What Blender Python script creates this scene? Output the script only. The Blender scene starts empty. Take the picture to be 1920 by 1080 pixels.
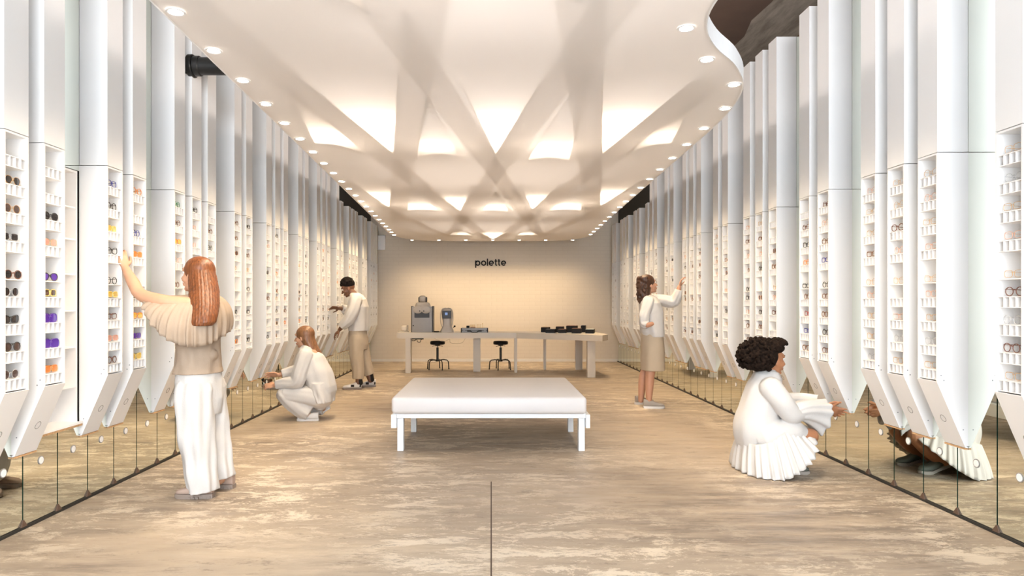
import bpy, bmesh, math, random
from mathutils import Vector, Matrix, noise

random.seed(7)
SC = bpy.context.scene
COL = SC.collection
PI = math.pi
F, CXP, CYP, CH = 1250.0, 921.0, 570.0, 1.32     # focal (px), vanishing point, eye height

# ------------------------------------------------------------------ camera, world, exposure
cam = bpy.data.objects.new('camera', bpy.data.cameras.new('camera'))
COL.objects.link(cam)
cam.location = (0, 0, CH)
cam.rotation_euler = (PI/2, 0, 0)
cam.data.sensor_width = 36
cam.data.lens = F*36/1920
cam.data.shift_x = (960-CXP)/1920
cam.data.shift_y = (CYP-540)/1920
cam.data.clip_start = 0.05
SC.camera = cam

w = bpy.data.worlds.new('world'); SC.world = w
w.use_nodes = True
bg = w.node_tree.nodes['Background']
bg.inputs[0].default_value = (0.86, 0.93, 1.0, 1)
bg.inputs[1].default_value = 3.5

SC.view_settings.view_transform = 'Standard'
SC.view_settings.look = 'None'
SC.view_settings.gamma = 1
SC.view_settings.use_curve_mapping = False
SC.view_settings.exposure = 1.43
SC.cycles.use_denoising = True
SC.cycles.max_bounces = 8
SC.cycles.diffuse_bounces = 5
SC.cycles.glossy_bounces = 5
SC.cycles.transmission_bounces = 4
SC.cycles.sample_clamp_indirect = 6.0
SC.cycles.caustics_reflective = False
SC.cycles.caustics_refractive = False

# power settings of the room's lamps and of the fill added in the canopy
P_DOWN = 21.0        # W per downlight
P_FILL = 4.8  # W scale of the added fill lamps behind the membrane
P_CELL = 3.2         # W per lamp inside the canopy
P_TRACK = 7.0       # W per linear lamp above the canopy
WARM = (1.0, 0.82, 0.60)
WARMER = (1.0, 0.735, 0.43)

HC = 1.38                 # canopy soffit above the eye
ZC = CH + HC
WL, WR = 2.745, 2.90      # mirror wall distances
YB = 15.28                # back wall
ZTOP = 4.90

# ------------------------------------------------------------------ materials
def nt_of(name):
    m = bpy.data.materials.new(name); m.use_nodes = True
    return m, m.node_tree, m.node_tree.nodes['Principled BSDF']

def mat(name, col, rough=0.6, metal=0.0, noise_amt=0.0, noise_scale=20, bump=0.0, bump_scale=80, sheen=0.0,
        stretch=(1, 1, 1), spec=0.5, trans=0.0, emis=None, estr=0.0, alpha=1.0):
    m, nt, b = nt_of(name)
    b.inputs['Base Color'].default_value = (*col, 1)
    b.inputs['Roughness'].default_value = rough
    b.inputs['Metallic'].default_value = metal
    b.inputs['Specular IOR Level'].default_value = spec
    b.inputs['Transmission Weight'].default_value = trans
    b.inputs['Alpha'].default_value = alpha
    if sheen: b.inputs['Sheen Weight'].default_value = sheen
    if emis:
        b.inputs['Emission Color'].default_value = (*emis, 1)
        b.inputs['Emission Strength'].default_value = estr
    tc = nt.nodes.new('ShaderNodeTexCoord'); mp = nt.nodes.new('ShaderNodeMapping')
    mp.inputs['Scale'].default_value = stretch
    nt.links.new(tc.outputs['Object'], mp.inputs['Vector'])
    n = nt.nodes.new('ShaderNodeTexNoise'); n.inputs['Scale'].default_value = noise_scale
    n.inputs['Detail'].default_value = 5
    nt.links.new(mp.outputs[0], n.inputs['Vector'])
    r = nt.nodes.new('ShaderNodeValToRGB')
    k = noise_amt if noise_amt else 0.02
    r.color_ramp.elements[0].position = 0.3; r.color_ramp.elements[1].position = 0.7
    r.color_ramp.elements[0].color = tuple(max(0, c*(1-k)) for c in col)+(1,)
    r.color_ramp.elements[1].color = tuple(min(1, c*(1+k)) for c in col)+(1,)
    nt.links.new(n.outputs['Fac'], r.inputs[0])
    nt.links.new(r.outputs[0], b.inputs['Base Color'])
    if bump:
        n2 = nt.nodes.new('ShaderNodeTexNoise'); n2.inputs['Scale'].default_value = bump_scale
        nt.links.new(mp.outputs[0], n2.inputs['Vector'])
        bp = nt.nodes.new('ShaderNodeBump'); bp.inputs['Strength'].default_value = bump
        bp.inputs['Distance'].default_value = 0.004
        nt.links.new(n2.outputs['Fac'], bp.inputs['Height'])
        nt.links.new(bp.outputs[0], b.inputs['Normal'])
    return m

def emit_mat(name, col, strength):
    m = bpy.data.materials.new(name); m.use_nodes = True
    nt = m.node_tree; nt.nodes.clear()
    o = nt.nodes.new('ShaderNodeOutputMaterial'); e = nt.nodes.new('ShaderNodeEmission')
    e.inputs[0].default_value = (*col, 1); e.inputs[1].default_value = strength
    nt.links.new(e.outputs[0], o.inputs[0])
    return m

def mirror_mat():
    m = bpy.data.materials.new('mirror_glass'); m.use_nodes = True
    nt = m.node_tree; nt.nodes.clear()
    o = nt.nodes.new('ShaderNodeOutputMaterial'); g = nt.nodes.new('ShaderNodeBsdfGlossy')
    g.inputs['Color'].default_value = (0.87, 0.905, 0.83, 1); g.inputs['Roughness'].default_value = 0.0
    nt.links.new(g.outputs[0], o.inputs[0])
    return m

def membrane_mat(name, col, t, transp=0.0, gloss=0.05):
    m = bpy.data.materials.new(name); m.use_nodes = True
    nt = m.node_tree; nt.nodes.clear()
    o = nt.nodes.new('ShaderNodeOutputMaterial')
    d = nt.nodes.new('ShaderNodeBsdfDiffuse'); d.inputs[0].default_value = (*col, 1)
    tr = nt.nodes.new('ShaderNodeBsdfTranslucent'); tr.inputs[0].default_value = (*col, 1)
    mx = nt.nodes.new('ShaderNodeMixShader'); mx.inputs[0].default_value = t
    nt.links.new(d.outputs[0], mx.inputs[1]); nt.links.new(tr.outputs[0], mx.inputs[2])
    last = mx
    if gloss:
        gl = nt.nodes.new('ShaderNodeBsdfGlossy'); gl.inputs['Roughness'].default_value = 0.25
        m3 = nt.nodes.new('ShaderNodeMixShader'); m3.inputs[0].default_value = gloss
        nt.links.new(mx.outputs[0], m3.inputs[1]); nt.links.new(gl.outputs[0], m3.inputs[2]); last = m3
    if transp:
        tp = nt.nodes.new('ShaderNodeBsdfTransparent')
        m2 = nt.nodes.new('ShaderNodeMixShader'); m2.inputs[0].default_value = transp
        nt.links.new(last.outputs[0], m2.inputs[1]); nt.links.new(tp.outputs[0], m2.inputs[2]); last = m2
    nt.links.new(last.outputs[0], o.inputs[0])
    return m

def floor_mat():
    m, nt, b = nt_of('worn_concrete')
    L = nt.links.new
    tc = nt.nodes.new('ShaderNodeTexCoord')
    def noi(scale, st, detail=6, rough=0.6, dist=0.0, off=(0, 0, 0)):
        mp = nt.nodes.new('ShaderNodeMapping'); mp.inputs['Scale'].default_value = st
        mp.inputs['Location'].default_value = off
        L(tc.outputs['Object'], mp.inputs['Vector'])
        n = nt.nodes.new('ShaderNodeTexNoise'); n.inputs['Scale'].default_value = scale
        n.inputs['Detail'].default_value = detail; n.inputs['Roughness'].default_value = rough
        n.inputs['Distortion'].default_value = dist
        L(mp.outputs[0], n.inputs['Vector']); return n
    def ramp(src, p0, p1, c0=(0, 0, 0, 1), c1=(1, 1, 1, 1)):
        r = nt.nodes.new('ShaderNodeValToRGB')
        r.color_ramp.elements[0].position = p0; r.color_ramp.elements[1].position = p1
        r.color_ramp.elements[0].color = c0; r.color_ramp.elements[1].color = c1
        L(src, r.inputs[0]); return r
    def mix(fac, a, c, mode='MIX'):
        x = nt.nodes.new('ShaderNodeMix'); x.data_type = 'RGBA'; x.blend_type = mode
        if isinstance(fac, float): x.inputs[0].default_value = fac
        else: L(fac, x.inputs[0])
        for i, v in ((6, a), (7, c)):
            if isinstance(v, tuple): x.inputs[i].default_value = v
            else: L(v, x.inputs[i])
        return x.outputs[2]
    big = ramp(noi(0.5, (0.8, 1.3, 1), 5, 0.6, 0.1, (3.3, 1.7, 0)).outputs['Fac'], 0.38, 0.62)
    base = mix(big.outputs[0], (0.19, 0.148, 0.115, 1), (0.50, 0.405, 0.295, 1))
    streak = ramp(noi(3.0, (0.35, 2.2, 1), 10, 0.78, 0.15).outputs['Fac'], 0.42, 0.60)
    base2 = mix(streak.outputs[0], base, (0.37, 0.295, 0.22, 1))
    # flaked pale patches, sharp edged
    fl = ramp(noi(4.2, (0.55, 1.25, 1), 12, 0.86, 0.25, (9, 4, 0)).outputs['Fac'], 0.515, 0.535)
    area = ramp(noi(0.55, (1, 1, 1), 3, 0.5, 0, (1.2, 7.0, 0)).outputs['Fac'], 0.36, 0.58)
    mul = nt.nodes.new('ShaderNodeMath'); mul.operation = 'MULTIPLY'
    L(fl.outputs[0], mul.inputs[0]); L(area.outputs[0], mul.inputs[1])
    m9 = nt.nodes.new('ShaderNodeMath'); m9.operation = 'MULTIPLY'; m9.inputs[1].default_value = 0.85
    L(mul.outputs[0], m9.inputs[0])
    base3 = mix(m9.outputs[0], base2, (0.70, 0.60, 0.47, 1))
    dk = ramp(noi(6.5, (0.5, 1.6, 1), 12, 0.84, 0.2, (5, 2, 0)).outputs['Fac'], 0.56, 0.60)
    mul2 = nt.nodes.new('ShaderNodeMath'); mul2.operation = 'MULTIPLY'; mul2.inputs[1].default_value = 0.6
    L(dk.outputs[0], mul2.inputs[0])
    base4 = mix(mul2.outputs[0], base3, (0.15, 0.115, 0.085, 1))
    L(base4, b.inputs['Base Color'])
    rr = ramp(noi(4, (0.6, 2.4, 1), 6).outputs['Fac'], 0.35, 0.7, (0.34, 0.34, 0.34, 1), (0.62, 0.62, 0.62, 1))
    L(rr.outputs[0], b.inputs['Roughness'])
    bp = nt.nodes.new('ShaderNodeBump'); bp.inputs['Strength'].default_value = 0.25; bp.inputs['Distance'].default_value = 0.004
    L(mul.outputs[0], bp.inputs['Height']); L(bp.outputs[0], b.inputs['Normal'])
    return m

def brick_mat():
    m, nt, b = nt_of('painted_brick')
    L = nt.links.new
    tc = nt.nodes.new('ShaderNodeTexCoord'); mp = nt.nodes.new('ShaderNodeMapping')
    mp.inputs['Rotation'].default_value = (-PI/2, 0, 0)
    L(tc.outputs['Object'], mp.inputs['Vector'])
    br = nt.nodes.new('ShaderNodeTexBrick'); br.inputs['Scale'].default_value = 1.0
    br.inputs['Brick Width'].default_value = 0.25; br.inputs['Row Height'].default_value = 0.085
    br.inputs['Mortar Size'].default_value = 0.006; br.inputs['Mortar Smooth'].default_value = 0.4
    br.inputs['Color1'].default_value = (0.73, 0.655, 0.555, 1); br.inputs['Color2'].default_value = (0.72, 0.645, 0.545, 1)
    br.inputs['Mortar'].default_value = (0.69, 0.615, 0.52, 1)
    L(mp.outputs[0], br.inputs['Vector'])
    L(br.outputs['Color'], b.inputs['Base Color'])
    bp = nt.nodes.new('ShaderNodeBump'); bp.inputs['Strength'].default_value = 0.3; bp.inputs['Distance'].default_value = 0.003
    inv = nt.nodes.new('ShaderNodeMath'); inv.operation = 'SUBTRACT'; inv.inputs[0].default_value = 1
    L(br.outputs['Fac'], inv.inputs[1]); L(inv.outputs[0], bp.inputs['Height']); L(bp.outputs[0], b.inputs['Normal'])
    b.inputs['Roughness'].default_value = 0.6
    return m

def concrete_mat():
    m, nt, b = nt_of('raw_concrete_ceiling')
    L = nt.links.new
    tc = nt.nodes.new('ShaderNodeTexCoord')
    mp = nt.nodes.new('ShaderNodeMapping'); mp.inputs['Scale'].default_value = (2.4, 0.5, 1)
    L(tc.outputs['Object'], mp.inputs['Vector'])
    n = nt.nodes.new('ShaderNodeTexNoise'); n.inputs['Scale'].default_value = 3; n.inputs['Detail'].default_value = 9
    n.inputs['Roughness'].default_value = 0.7
    L(mp.outputs[0], n.inputs['Vector'])
    r = nt.nodes.new('ShaderNodeValToRGB')
    r.color_ramp.elements[0].position = 0.32; r.color_ramp.elements[0].color = (0.26, 0.215, 0.17, 1)
    r.color_ramp.elements[1].position = 0.72; r.color_ramp.elements[1].color = (0.62, 0.55, 0.47, 1)
    L(n.outputs['Fac'], r.inputs[0]); L(r.outputs[0], b.inputs['Base Color'])
    b.inputs['Roughness'].default_value = 0.8
    return m

def hair_mat(name, c0, c1, rough=0.38):
    m, nt, b = nt_of(name)
    L = nt.links.new
    tc = nt.nodes.new('ShaderNodeTexCoord'); mp = nt.nodes.new('ShaderNodeMapping'); mp.inputs['Scale'].default_value = (60, 60, 3)
    L(tc.outputs['Object'], mp.inputs['Vector'])
    n = nt.nodes.new('ShaderNodeTexNoise'); n.inputs['Scale'].default_value = 1.5; n.inputs['Detail'].default_value = 4
    L(mp.outputs[0], n.inputs['Vector'])
    r = nt.nodes.new('ShaderNodeValToRGB')
    r.color_ramp.elements[0].position = 0.3; r.color_ramp.elements[0].color = (*c0, 1)
    r.color_ramp.elements[1].position = 0.7; r.color_ramp.elements[1].color = (*c1, 1)
    L(n.outputs['Fac'], r.inputs[0]); L(r.outputs[0], b.inputs['Base Color'])
    b.inputs['Roughness'].default_value = rough
    bp = nt.nodes.new('ShaderNodeBump'); bp.inputs['Strength'].default_value = 0.6; bp.inputs['Distance'].default_value = 0.003
    L(n.outputs['Fac'], bp.inputs['Height']); L(bp.outputs[0], b.inputs['Normal'])
    return m

M = {}
M['white'] = mat('white_lacquer', (0.86, 0.855, 0.85), 0.42, noise_amt=0.01, noise_scale=3)
M['white_in'] = mat('white_board', (0.88, 0.87, 0.865), 0.5, noise_amt=0.01)
M['bench_white'] = mat('white_painted_wood', (0.80, 0.82, 0.84), 0.45, noise_amt=0.02, noise_scale=4)
M['cushion'] = mat('white_leatherette', (0.70, 0.675, 0.67), 0.5, noise_amt=0.015, noise_scale=3, bump=0.25, bump_scale=5)
M['table'] = mat('cream_painted_table', (0.66, 0.59, 0.50), 0.45, noise_amt=0.02, noise_scale=3)
M['ply'] = mat('plywood_edge', (0.50, 0.31, 0.16), 0.6, noise_amt=0.25, noise_scale=60)
M['ring'] = mat('grey_ring', (0.30, 0.29, 0.28), 0.5)
M['screw'] = mat('steel_screw', (0.25, 0.25, 0.27), 0.35, metal=0.8)
M['mirror'] = mirror_mat()
M['glass_edge'] = mat('green_glass_edge', (0.018, 0.045, 0.032), 0.25)
M['clip'] = mat('brown_clip', (0.10, 0.058, 0.038), 0.6)
M['black'] = mat('black_plastic', (0.010, 0.009, 0.009), 0.6, spec=0.25)
M['black_metal'] = mat('black_metal', (0.02, 0.019, 0.018), 0.35, metal=0.5)
M['pipe'] = mat('black_painted_pipe', (0.012, 0.012, 0.012), 0.35)
M['dark_gap'] = mat('dark_channel', (0.02, 0.018, 0.015), 0.7)
M['floor'] = floor_mat()
M['brick'] = brick_mat()
M['concrete'] = concrete_mat()
M['brownpaint'] = mat('brown_ceiling_paint', (0.16, 0.105, 0.08), 0.8, noise_amt=0.1, noise_scale=2)
M['plaster'] = mat('cream_plaster', (0.78, 0.75, 0.70), 0.7)
M['canopy_rim'] = mat('white_canopy_rim', (0.86, 0.86, 0.86), 0.5)
M['membrane'] = membrane_mat('stretch_membrane', (0.90, 0.86, 0.83), 0.36, gloss=0.05)
M['band'] = membrane_mat('lattice_band', (0.92, 0.9, 0.88), 0.35, transp=0.48, gloss=0)
M['liner'] = mat('white_bounce', (0.9, 0.9, 0.9), 0.7)  # for the added unseen cover and baffles that steer canopy light
M['lamp'] = emit_mat('lamp_lens', (1.0, 0.93, 0.82), 30.0)
M['grey_dev'] = mat('light_grey_plastic', (0.36, 0.35, 0.35), 0.45)
M['cream_dev'] = mat('cream_plastic', (0.48, 0.43, 0.38), 0.4)
M['dark_dev'] = mat('dark_grey_plastic', (0.035, 0.033, 0.036), 0.45)
M['silver'] = mat('aluminium', (0.27, 0.27, 0.28), 0.5, metal=0.2)
M['screen'] = emit_mat('small_screen', (0.45, 0.60, 1.0), 0.22)
M['wood_dark'] = mat('reddish_wood', (0.22, 0.095, 0.05), 0.5, noise_amt=0.2, noise_scale=30)
M['card'] = mat('pale_card', (0.62, 0.66, 0.64), 0.6)
M['brass'] = mat('brass', (0.55, 0.36, 0.12), 0.35, metal=0.8)

# ------------------------------------------------------------------ object helpers
def link(o, parent=None):
    COL.objects.link(o)
    if parent is not None: o.parent = parent
    return o

def tag(o, label=None, cat=None, group=None, kind=None):
    if label: o['label'] = label
    if cat: o['category'] = cat
    if group: o['group'] = group
    if kind: o['kind'] = kind
    return o

def empty(name, loc, label, cat, group=None, rz=0.0):
    o = bpy.data.objects.new(name, None)
    o.empty_display_size = 0.1
    o.location = loc; o.rotation_euler = (0, 0, rz)
    link(o); tag(o, label, cat, group)
    return o

def mesh_from(bm, name, mats, smooth=None):
    me = bpy.data.meshes.new(name)
    bmesh.ops.recalc_face_normals(bm, faces=bm.faces[:])
    bm.to_mesh(me); bm.free()
    for m in (mats if isinstance(mats, (list, tuple)) else [mats]): me.materials.append(m)
    if smooth is not None:
        me.polygons.foreach_set('use_smooth', [True]*len(me.polygons))
        if smooth < 180:
            try: me.set_sharp_from_angle(angle=math.radians(smooth))
            except Exception: pass
    return me

def obj(name, bm_or_me, mats=None, parent=None, loc=(0, 0, 0), smooth=None, rz=0.0):
    me = bm_or_me if isinstance(bm_or_me, bpy.types.Mesh) else mesh_from(bm_or_me, name, mats, smooth)
    o = bpy.data.objects.new(name, me)
    o.location = loc; o.rotation_euler = (0, 0, rz)
    return link(o, parent)

def box(bm, c, s, mi=0, rot=None, bev=0.0):
    r = bmesh.ops.create_cube(bm, size=1.0)
    vs = r['verts']
    for v in vs: v.co = Vector((v.co.x*s[0], v.co.y*s[1], v.co.z*s[2]))
    if bev:
        es = list({e for v in vs for e in v.link_edges})
        rb = bmesh.ops.bevel(bm, geom=es, offset=bev, segments=2, affect='EDGES', profile=0.5)
        vs = list({v for f in rb['faces'] for v in f.verts} | {v for v in vs if v.is_valid})
    vs = [v for v in vs if v.is_valid]
    mx = Matrix.Translation(c) @ (rot.to_4x4() if rot else Matrix())
    for v in vs: v.co = mx @ v.co
    fs = {f for v in vs for f in v.link_faces}
    for f in fs: f.material_index = mi
    return vs

def bx(bm, x0, x1, y0, y1, z0, z1, mi=0, bev=0.0):
    return box(bm, ((x0+x1)/2, (y0+y1)/2, (z0+z1)/2), (abs(x1-x0), abs(y1-y0), abs(z1-z0)), mi, None, bev)

def prism(bm, pts, z0, z1, mi=0):
    a = [bm.verts.new((p[0], p[1], z0)) for p in pts]
    b = [bm.verts.new((p[0], p[1], z1)) for p in pts]
    n = len(pts)
    fs = [bm.faces.new(a[::-1]), bm.faces.new(b)]
    for i in range(n): fs.append(bm.faces.new((a[i], a[(i+1) % n], b[(i+1) % n], b[i])))
    for f in fs: f.material_index = mi
    return fs

def prism_y(bm, pts, y0, y1, mi=0):
    """profile in x,z extruded along y"""
    a = [bm.verts.new((p[0], y0, p[1])) for p in pts]
    b = [bm.verts.new((p[0], y1, p[1])) for p in pts]
    n = len(pts)
    fs = [bm.faces.new(a[::-1]), bm.faces.new(b)]
    for i in range(n): fs.append(bm.faces.new((a[i], a[(i+1) % n], b[(i+1) % n], b[i])))
    for f in fs: f.material_index = mi
    return fs

def skin_rings(bm, rings, mi=0, cap=True, closed=False):
    vr = [[bm.verts.new(p) for p in r] for r in rings]
    n = len(rings[0])
    seq = list(range(len(vr)-1))
    for i in seq:
        for j in range(n):
            f = bm.faces.new((vr[i][j], vr[i][(j+1) % n], vr[i+1][(j+1) % n], vr[i+1][j])); f.material_index = mi
    if closed:
        for j in range(n):
            f = bm.faces.new((vr[-1][j], vr[-1][(j+1) % n], vr[0][(j+1) % n], vr[0][j])); f.material_index = mi
    elif cap:
        for r, rev in ((vr[0], True), (vr[-1], False)):
            c = bm.verts.new(sum((v.co for v in r), Vector())/n)
            for j in range(n):
                t = (r[(j+1) % n], r[j], c) if rev else (r[j], r[(j+1) % n], c)
                f = bm.faces.new(t); f.material_index = mi
    return vr

def frames(pts):
    pts = [Vector(p) for p in pts]
    T = []
    for i in range(len(pts)):
        a = pts[max(0, i-1)]; b = pts[min(len(pts)-1, i+1)]
        t = (b-a)
        T.append(t.normalized() if t.length > 1e-9 else Vector((0, 0, 1)))
    up = Vector((0, 0, 1)) if abs(T[0].z) < 0.9 else Vector((0, 1, 0))
    u = T[0].cross(up).normalized(); out = []
    for t in T:
        u = (u - t*u.dot(t)); u = u.normalized() if u.length > 1e-6 else t.orthogonal().normalized()
        out.append((t, u, t.cross(u)))
    return out

def tube(bm, pts, r, n=8, mi=0, closed=False):
    pts = [Vector(p) for p in pts]
    fr = frames(pts)
    if closed:
        N = len(pts); fr = []
        nn = Vector((0, 0, 0))
        for i in range(N): nn += pts[i].cross(pts[(i+1) % N])
        nn = nn.normalized() if nn.length > 1e-12 else Vector((1, 0, 0))
        for i in range(N):
            t = (pts[(i+1) % N]-pts[i-1]).normalized()
            fr.append((t, nn, t.cross(nn).normalized()))
    rings = []
    for i, p in enumerate(pts):
        rr = r[i] if isinstance(r, (list, tuple)) else r
        rings.append([p + fr[i][1]*math.cos(2*PI*j/n)*rr + fr[i][2]*math.sin(2*PI*j/n)*rr for j in range(n)])
    skin_rings(bm, rings, mi, cap=True, closed=closed)

def lathe(bm, prof, c=(0, 0, 0), n=24, mi=0):
    rings = [[Vector((c[0]+max(r, 1e-4)*math.cos(2*PI*j/n), c[1]+max(r, 1e-4)*math.sin(2*PI*j/n), c[2]+z)) for j in range(n)] for r, z in prof]
    skin_rings(bm, rings, mi, cap=True)

def ellip(bm, c, r, rot=None, mi=0, seg=20, ring=14):
    res = bmesh.ops.create_uvsphere(bm, u_segments=seg, v_segments=ring, radius=1.0)
    mx = Matrix.Translation(c) @ (rot.to_4x4() if rot else Matrix())
    for v in res['verts']:
        v.co = mx @ Vector((v.co.x*r[0], v.co.y*r[1], v.co.z*r[2]))
    for f in {f for v in res['verts'] for f in v.link_faces}: f.material_index = mi

def catmull(P, k=6, closed=False):
    P = [Vector(p) for p in P]; n = len(P); out = []
    rng = range(n) if closed else range(n-1)
    for i in rng:
        if closed: a, b, c, d = P[(i-1) % n], P[i], P[(i+1) % n], P[(i+2) % n]
        else: a, b, c, d = P[max(0, i-1)], P[i], P[i+1], P[min(n-1, i+2)]
        for j in range(k):
            t = j/k
            out.append(0.5*((2*b)+(c-a)*t+(2*a-5*b+4*c-d)*t*t+(3*b-3*c+d-a)*t**3))
    if not closed: out.append(P[-1])
    return out

ORD = ['', 'first', 'second', 'third', 'fourth', 'fifth', 'sixth', 'seventh', 'eighth', 'ninth', 'tenth', 'eleventh', 'twelfth',
       'thirteenth', 'fourteenth', 'fifteenth', 'sixteenth', 'seventeenth', 'eighteenth', 'nineteenth']
TENS = {2: 'twenty', 3: 'thirty', 4: 'forty'}
def ordw(n):
    if n < 20: return ORD[n]
    t, u = divmod(n, 10)
    return (TENS[t][:-1]+'ieth') if u == 0 else TENS[t]+'-'+ORD[u]

# ------------------------------------------------------------------ room shell
XL, XR = -WL-1.30, WR+1.30
Y0 = -1.6
def struct(name, bm, m, **k):
    o = obj(name, bm, m, **k); o['kind'] = 'structure'; return o

b = bmesh.new(); bx(b, XL, XR, Y0, YB+0.3, -0.2, 0)
struct('floor', b, M['floor'])
b = bmesh.new()
bx(b, -0.004, 0.004, 1.2, 4.95, 0.0, 0.0015)
bx(b, -2.70, 2.86, 8.79, 8.802, 0.0, 0.0015)
struct('trim_1', b, mat('floor_joint', (0.10, 0.065, 0.045), 0.8))
b = bmesh.new(); bx(b, XL, XR, YB, YB+0.3, 0, ZTOP)
struct('wall_back', b, M['brick'])
b = bmesh.new(); bx(b, XL-0.1, XL, Y0, YB+0.3, 0, ZTOP); struct('wall_left', b, M['concrete'])
b = bmesh.new(); bx(b, XR, XR+0.1, Y0, YB+0.3, 0, ZTOP); struct('wall_right', b, M['concrete'])
b = bmesh.new(); bx(b, XL-0.1, XR+0.1, Y0, YB+0.3, ZTOP, ZTOP+0.2); struct('ceiling', b, M['concrete'])
b = bmesh.new()
prism(b, [(0.5, 2.0), (3.25, 2.0), (3.32, 7.9), (3.28, 8.4), (3.38, 8.9), (3.30, 10.6), (0.5, 10.6)], ZTOP-0.006, ZTOP-0.001)
struct('trim_2', b, M['brownpaint'])
b = bmesh.new(); bx(b, XL, XR, 11.25, 11.6, 3.60, ZTOP)       # concrete beam under the slab
struct('trim_3', b, M['concrete'])
b = bmesh.new(); bx(b, -WL-0.2, -WL-0.012, 1.0, YB, 0.0, 0.012); bx(b, -WL-0.008, -WL+0.012, 0.4, YB, 0.0, 0.016)
struct('baseboard_left', b, M['dark_gap'])
b = bmesh.new(); bx(b, WR-0.012, WR+0.008, 0.4, YB, 0.0, 0.016)
struct('baseboard_right', b, M['dark_gap'])
b = bmesh.new(); bx(b, -WL, WR, YB-0.012, YB, 0, 0.06)
struct('baseboard_back', b, M['plaster'])

# ------------------------------------------------------------------ side walls: mirrors and cabinets
PL, PR = 0.314, 0.326
SL0, SR0 = 3.906, 3.820
DEP, ZS, ZH = 0.188, 2.24, 0.455      # cabinet depth, top of shelf part, lowest point
LEFT_K = [k for k in range(-5, 36) if k in (-5, -4, -3, -1, 0, 2, 3) or (k >= 5 and (k-5) % 7 in (0, 1, 2, 4, 5))]
RIGHT_K = [k for k in range(-6, 35) if k in (-6, -5, -4, -2, -1) or (k >= 1 and (k-1) % 7 in (0, 1, 2, 4, 5))]
ZFAR = 3.08
Z_TALL = 3.86

# thin dark backing behind the mirrors (shows in the joints)
b = bmesh.new()
bx(b, -WL-0.02, -WL-0.012, Y0, SL0+0.10, 0.016, Z_TALL); bx(b, -WL-0.02, -WL-0.012, SL0+0.53, YB, 0.016, Z_TALL)
bx(b, -WL-0.02, -WL-0.012, SL0+0.10, SL0+0.53, 0.016, 0.525); bx(b, -WL-0.02, -WL-0.012, SL0+0.10, SL0+0.53, 2.205, Z_TALL)
struct('trim_5', b, M['dark_gap'])
b = bmesh.new(); bx(b, WR+0.012, WR+0.02, Y0, YB, 0.016, Z_TALL); struct('trim_6', b, M['dark_gap'])

def mirror_panel_mesh(pitch, segs):
    """front faces +x at x=0"""
    bm = bmesh.new()
    g = 0.005
    for (y0, y1, z0, z1) in segs:
        vs = bx(bm, -0.008, 0, y0+g, y1-g, z0, z1, 1)
        for f in {f for v in vs for f in v.link_faces}:
            if f.calc_center_median().x > -0.001: f.material_index = 0
    return mesh_from(bm, 'mirror_panel', [M['mirror'], M['glass_edge']])
def disc_bm():
    bm = bmesh.new()
    n = 24
    for (r0, r1, x, mi) in ((0.0, 0.021, 0.0035, 0), (0.021, 0.0260, 0.0025, 1)):
        rings = []
        for r, xx in ((max(r0, 1e-4), x), (r1, x), (r1, 0.0)):
            rings.append([Vector((xx, r*math.cos(2*PI*j/n), r*math.sin(2*PI*j/n))) for j in range(n)])
        skin_rings(bm, rings, mi, cap=False)
    return bm
disc_me = mesh_from(disc_bm(), 'mirror_button', [M['white'], M['ring']], 40)
def clip_bm():
    bm = bmesh.new()
    a = [(0, -0.024, 0), (0, 0.024, 0), (0, 0.004, 0.038), (0, -0.004, 0.038)]
    v0 = [bm.verts.new((0.001, y, z)) for _, y, z in a]; v1 = [bm.verts.new((0.013 if z < 0.01 else 0.005, y, z)) for _, y, z in a]
    bm.faces.new(v0[::-1]); bm.faces.new(v1)
    for i in range(4): bm.faces.new((v0[i], v0[(i+1) % 4], v1[(i+1) % 4], v1[i]))
    return bm
clip_me = mesh_from(clip_bm(), 'floor_clip', M['clip'])

def mirrors(side):
    P, S0 = (PL, SL0) if side == 'left' else (PR, SR0)
    W = -WL if side == 'left' else WR
    rz = 0 if side == 'left' else PI
    cache = {}
    n = 0
    k = -7
    while S0+k*P < YB-0.1:
        yc = S0+(k+0.5)*P
        top = Z_TALL if yc < 11.4 else ZFAR
        h = P/2
        if side == 'left' and k in (0, 1):        # panels cut round the recessed shelves
            lo, hi = (0.125-h, h) if k == 0 else (-h, -h+0.20)
            segs = [(-h, h, 0.02, 0.512)]
            key = 'niche'
        else:
            segs = [(-h, h, 0.02, top)]; key = top
        if key not in cache: cache[key] = mirror_panel_mesh(P, segs)
        n += 1
        vis = n
        o = empty('mirror_panel', (W, yc, 0), f'tall mirror panel on the {side} wall, {ordw(vis)} counted from the entrance end', 'mirror', f'mirror panels of the {side} wall', rz)
        obj('glass', cache[key], parent=o)
        if key == 'niche':
            if 'nt' not in cache: cache['nt'] = mirror_panel_mesh(P, [(-h, h, 2.205, top)])
            q = obj('mirror_panel', cache['nt'], loc=(W, yc, 0)); tag(q, 'upper mirror panel above the recessed left shelves, ' + ('nearer' if k == 0 else 'farther') + ' one', 'mirror', 'mirror panels of the left wall')
        obj('button', disc_me, parent=o, loc=(0.0005, 0, 0.368))
        obj('floor_clip', clip_me, parent=o, loc=(0.0, (-h if side == 'left' else h), 0.016))
        k += 1
mirrors('left'); mirrors('right')

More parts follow.
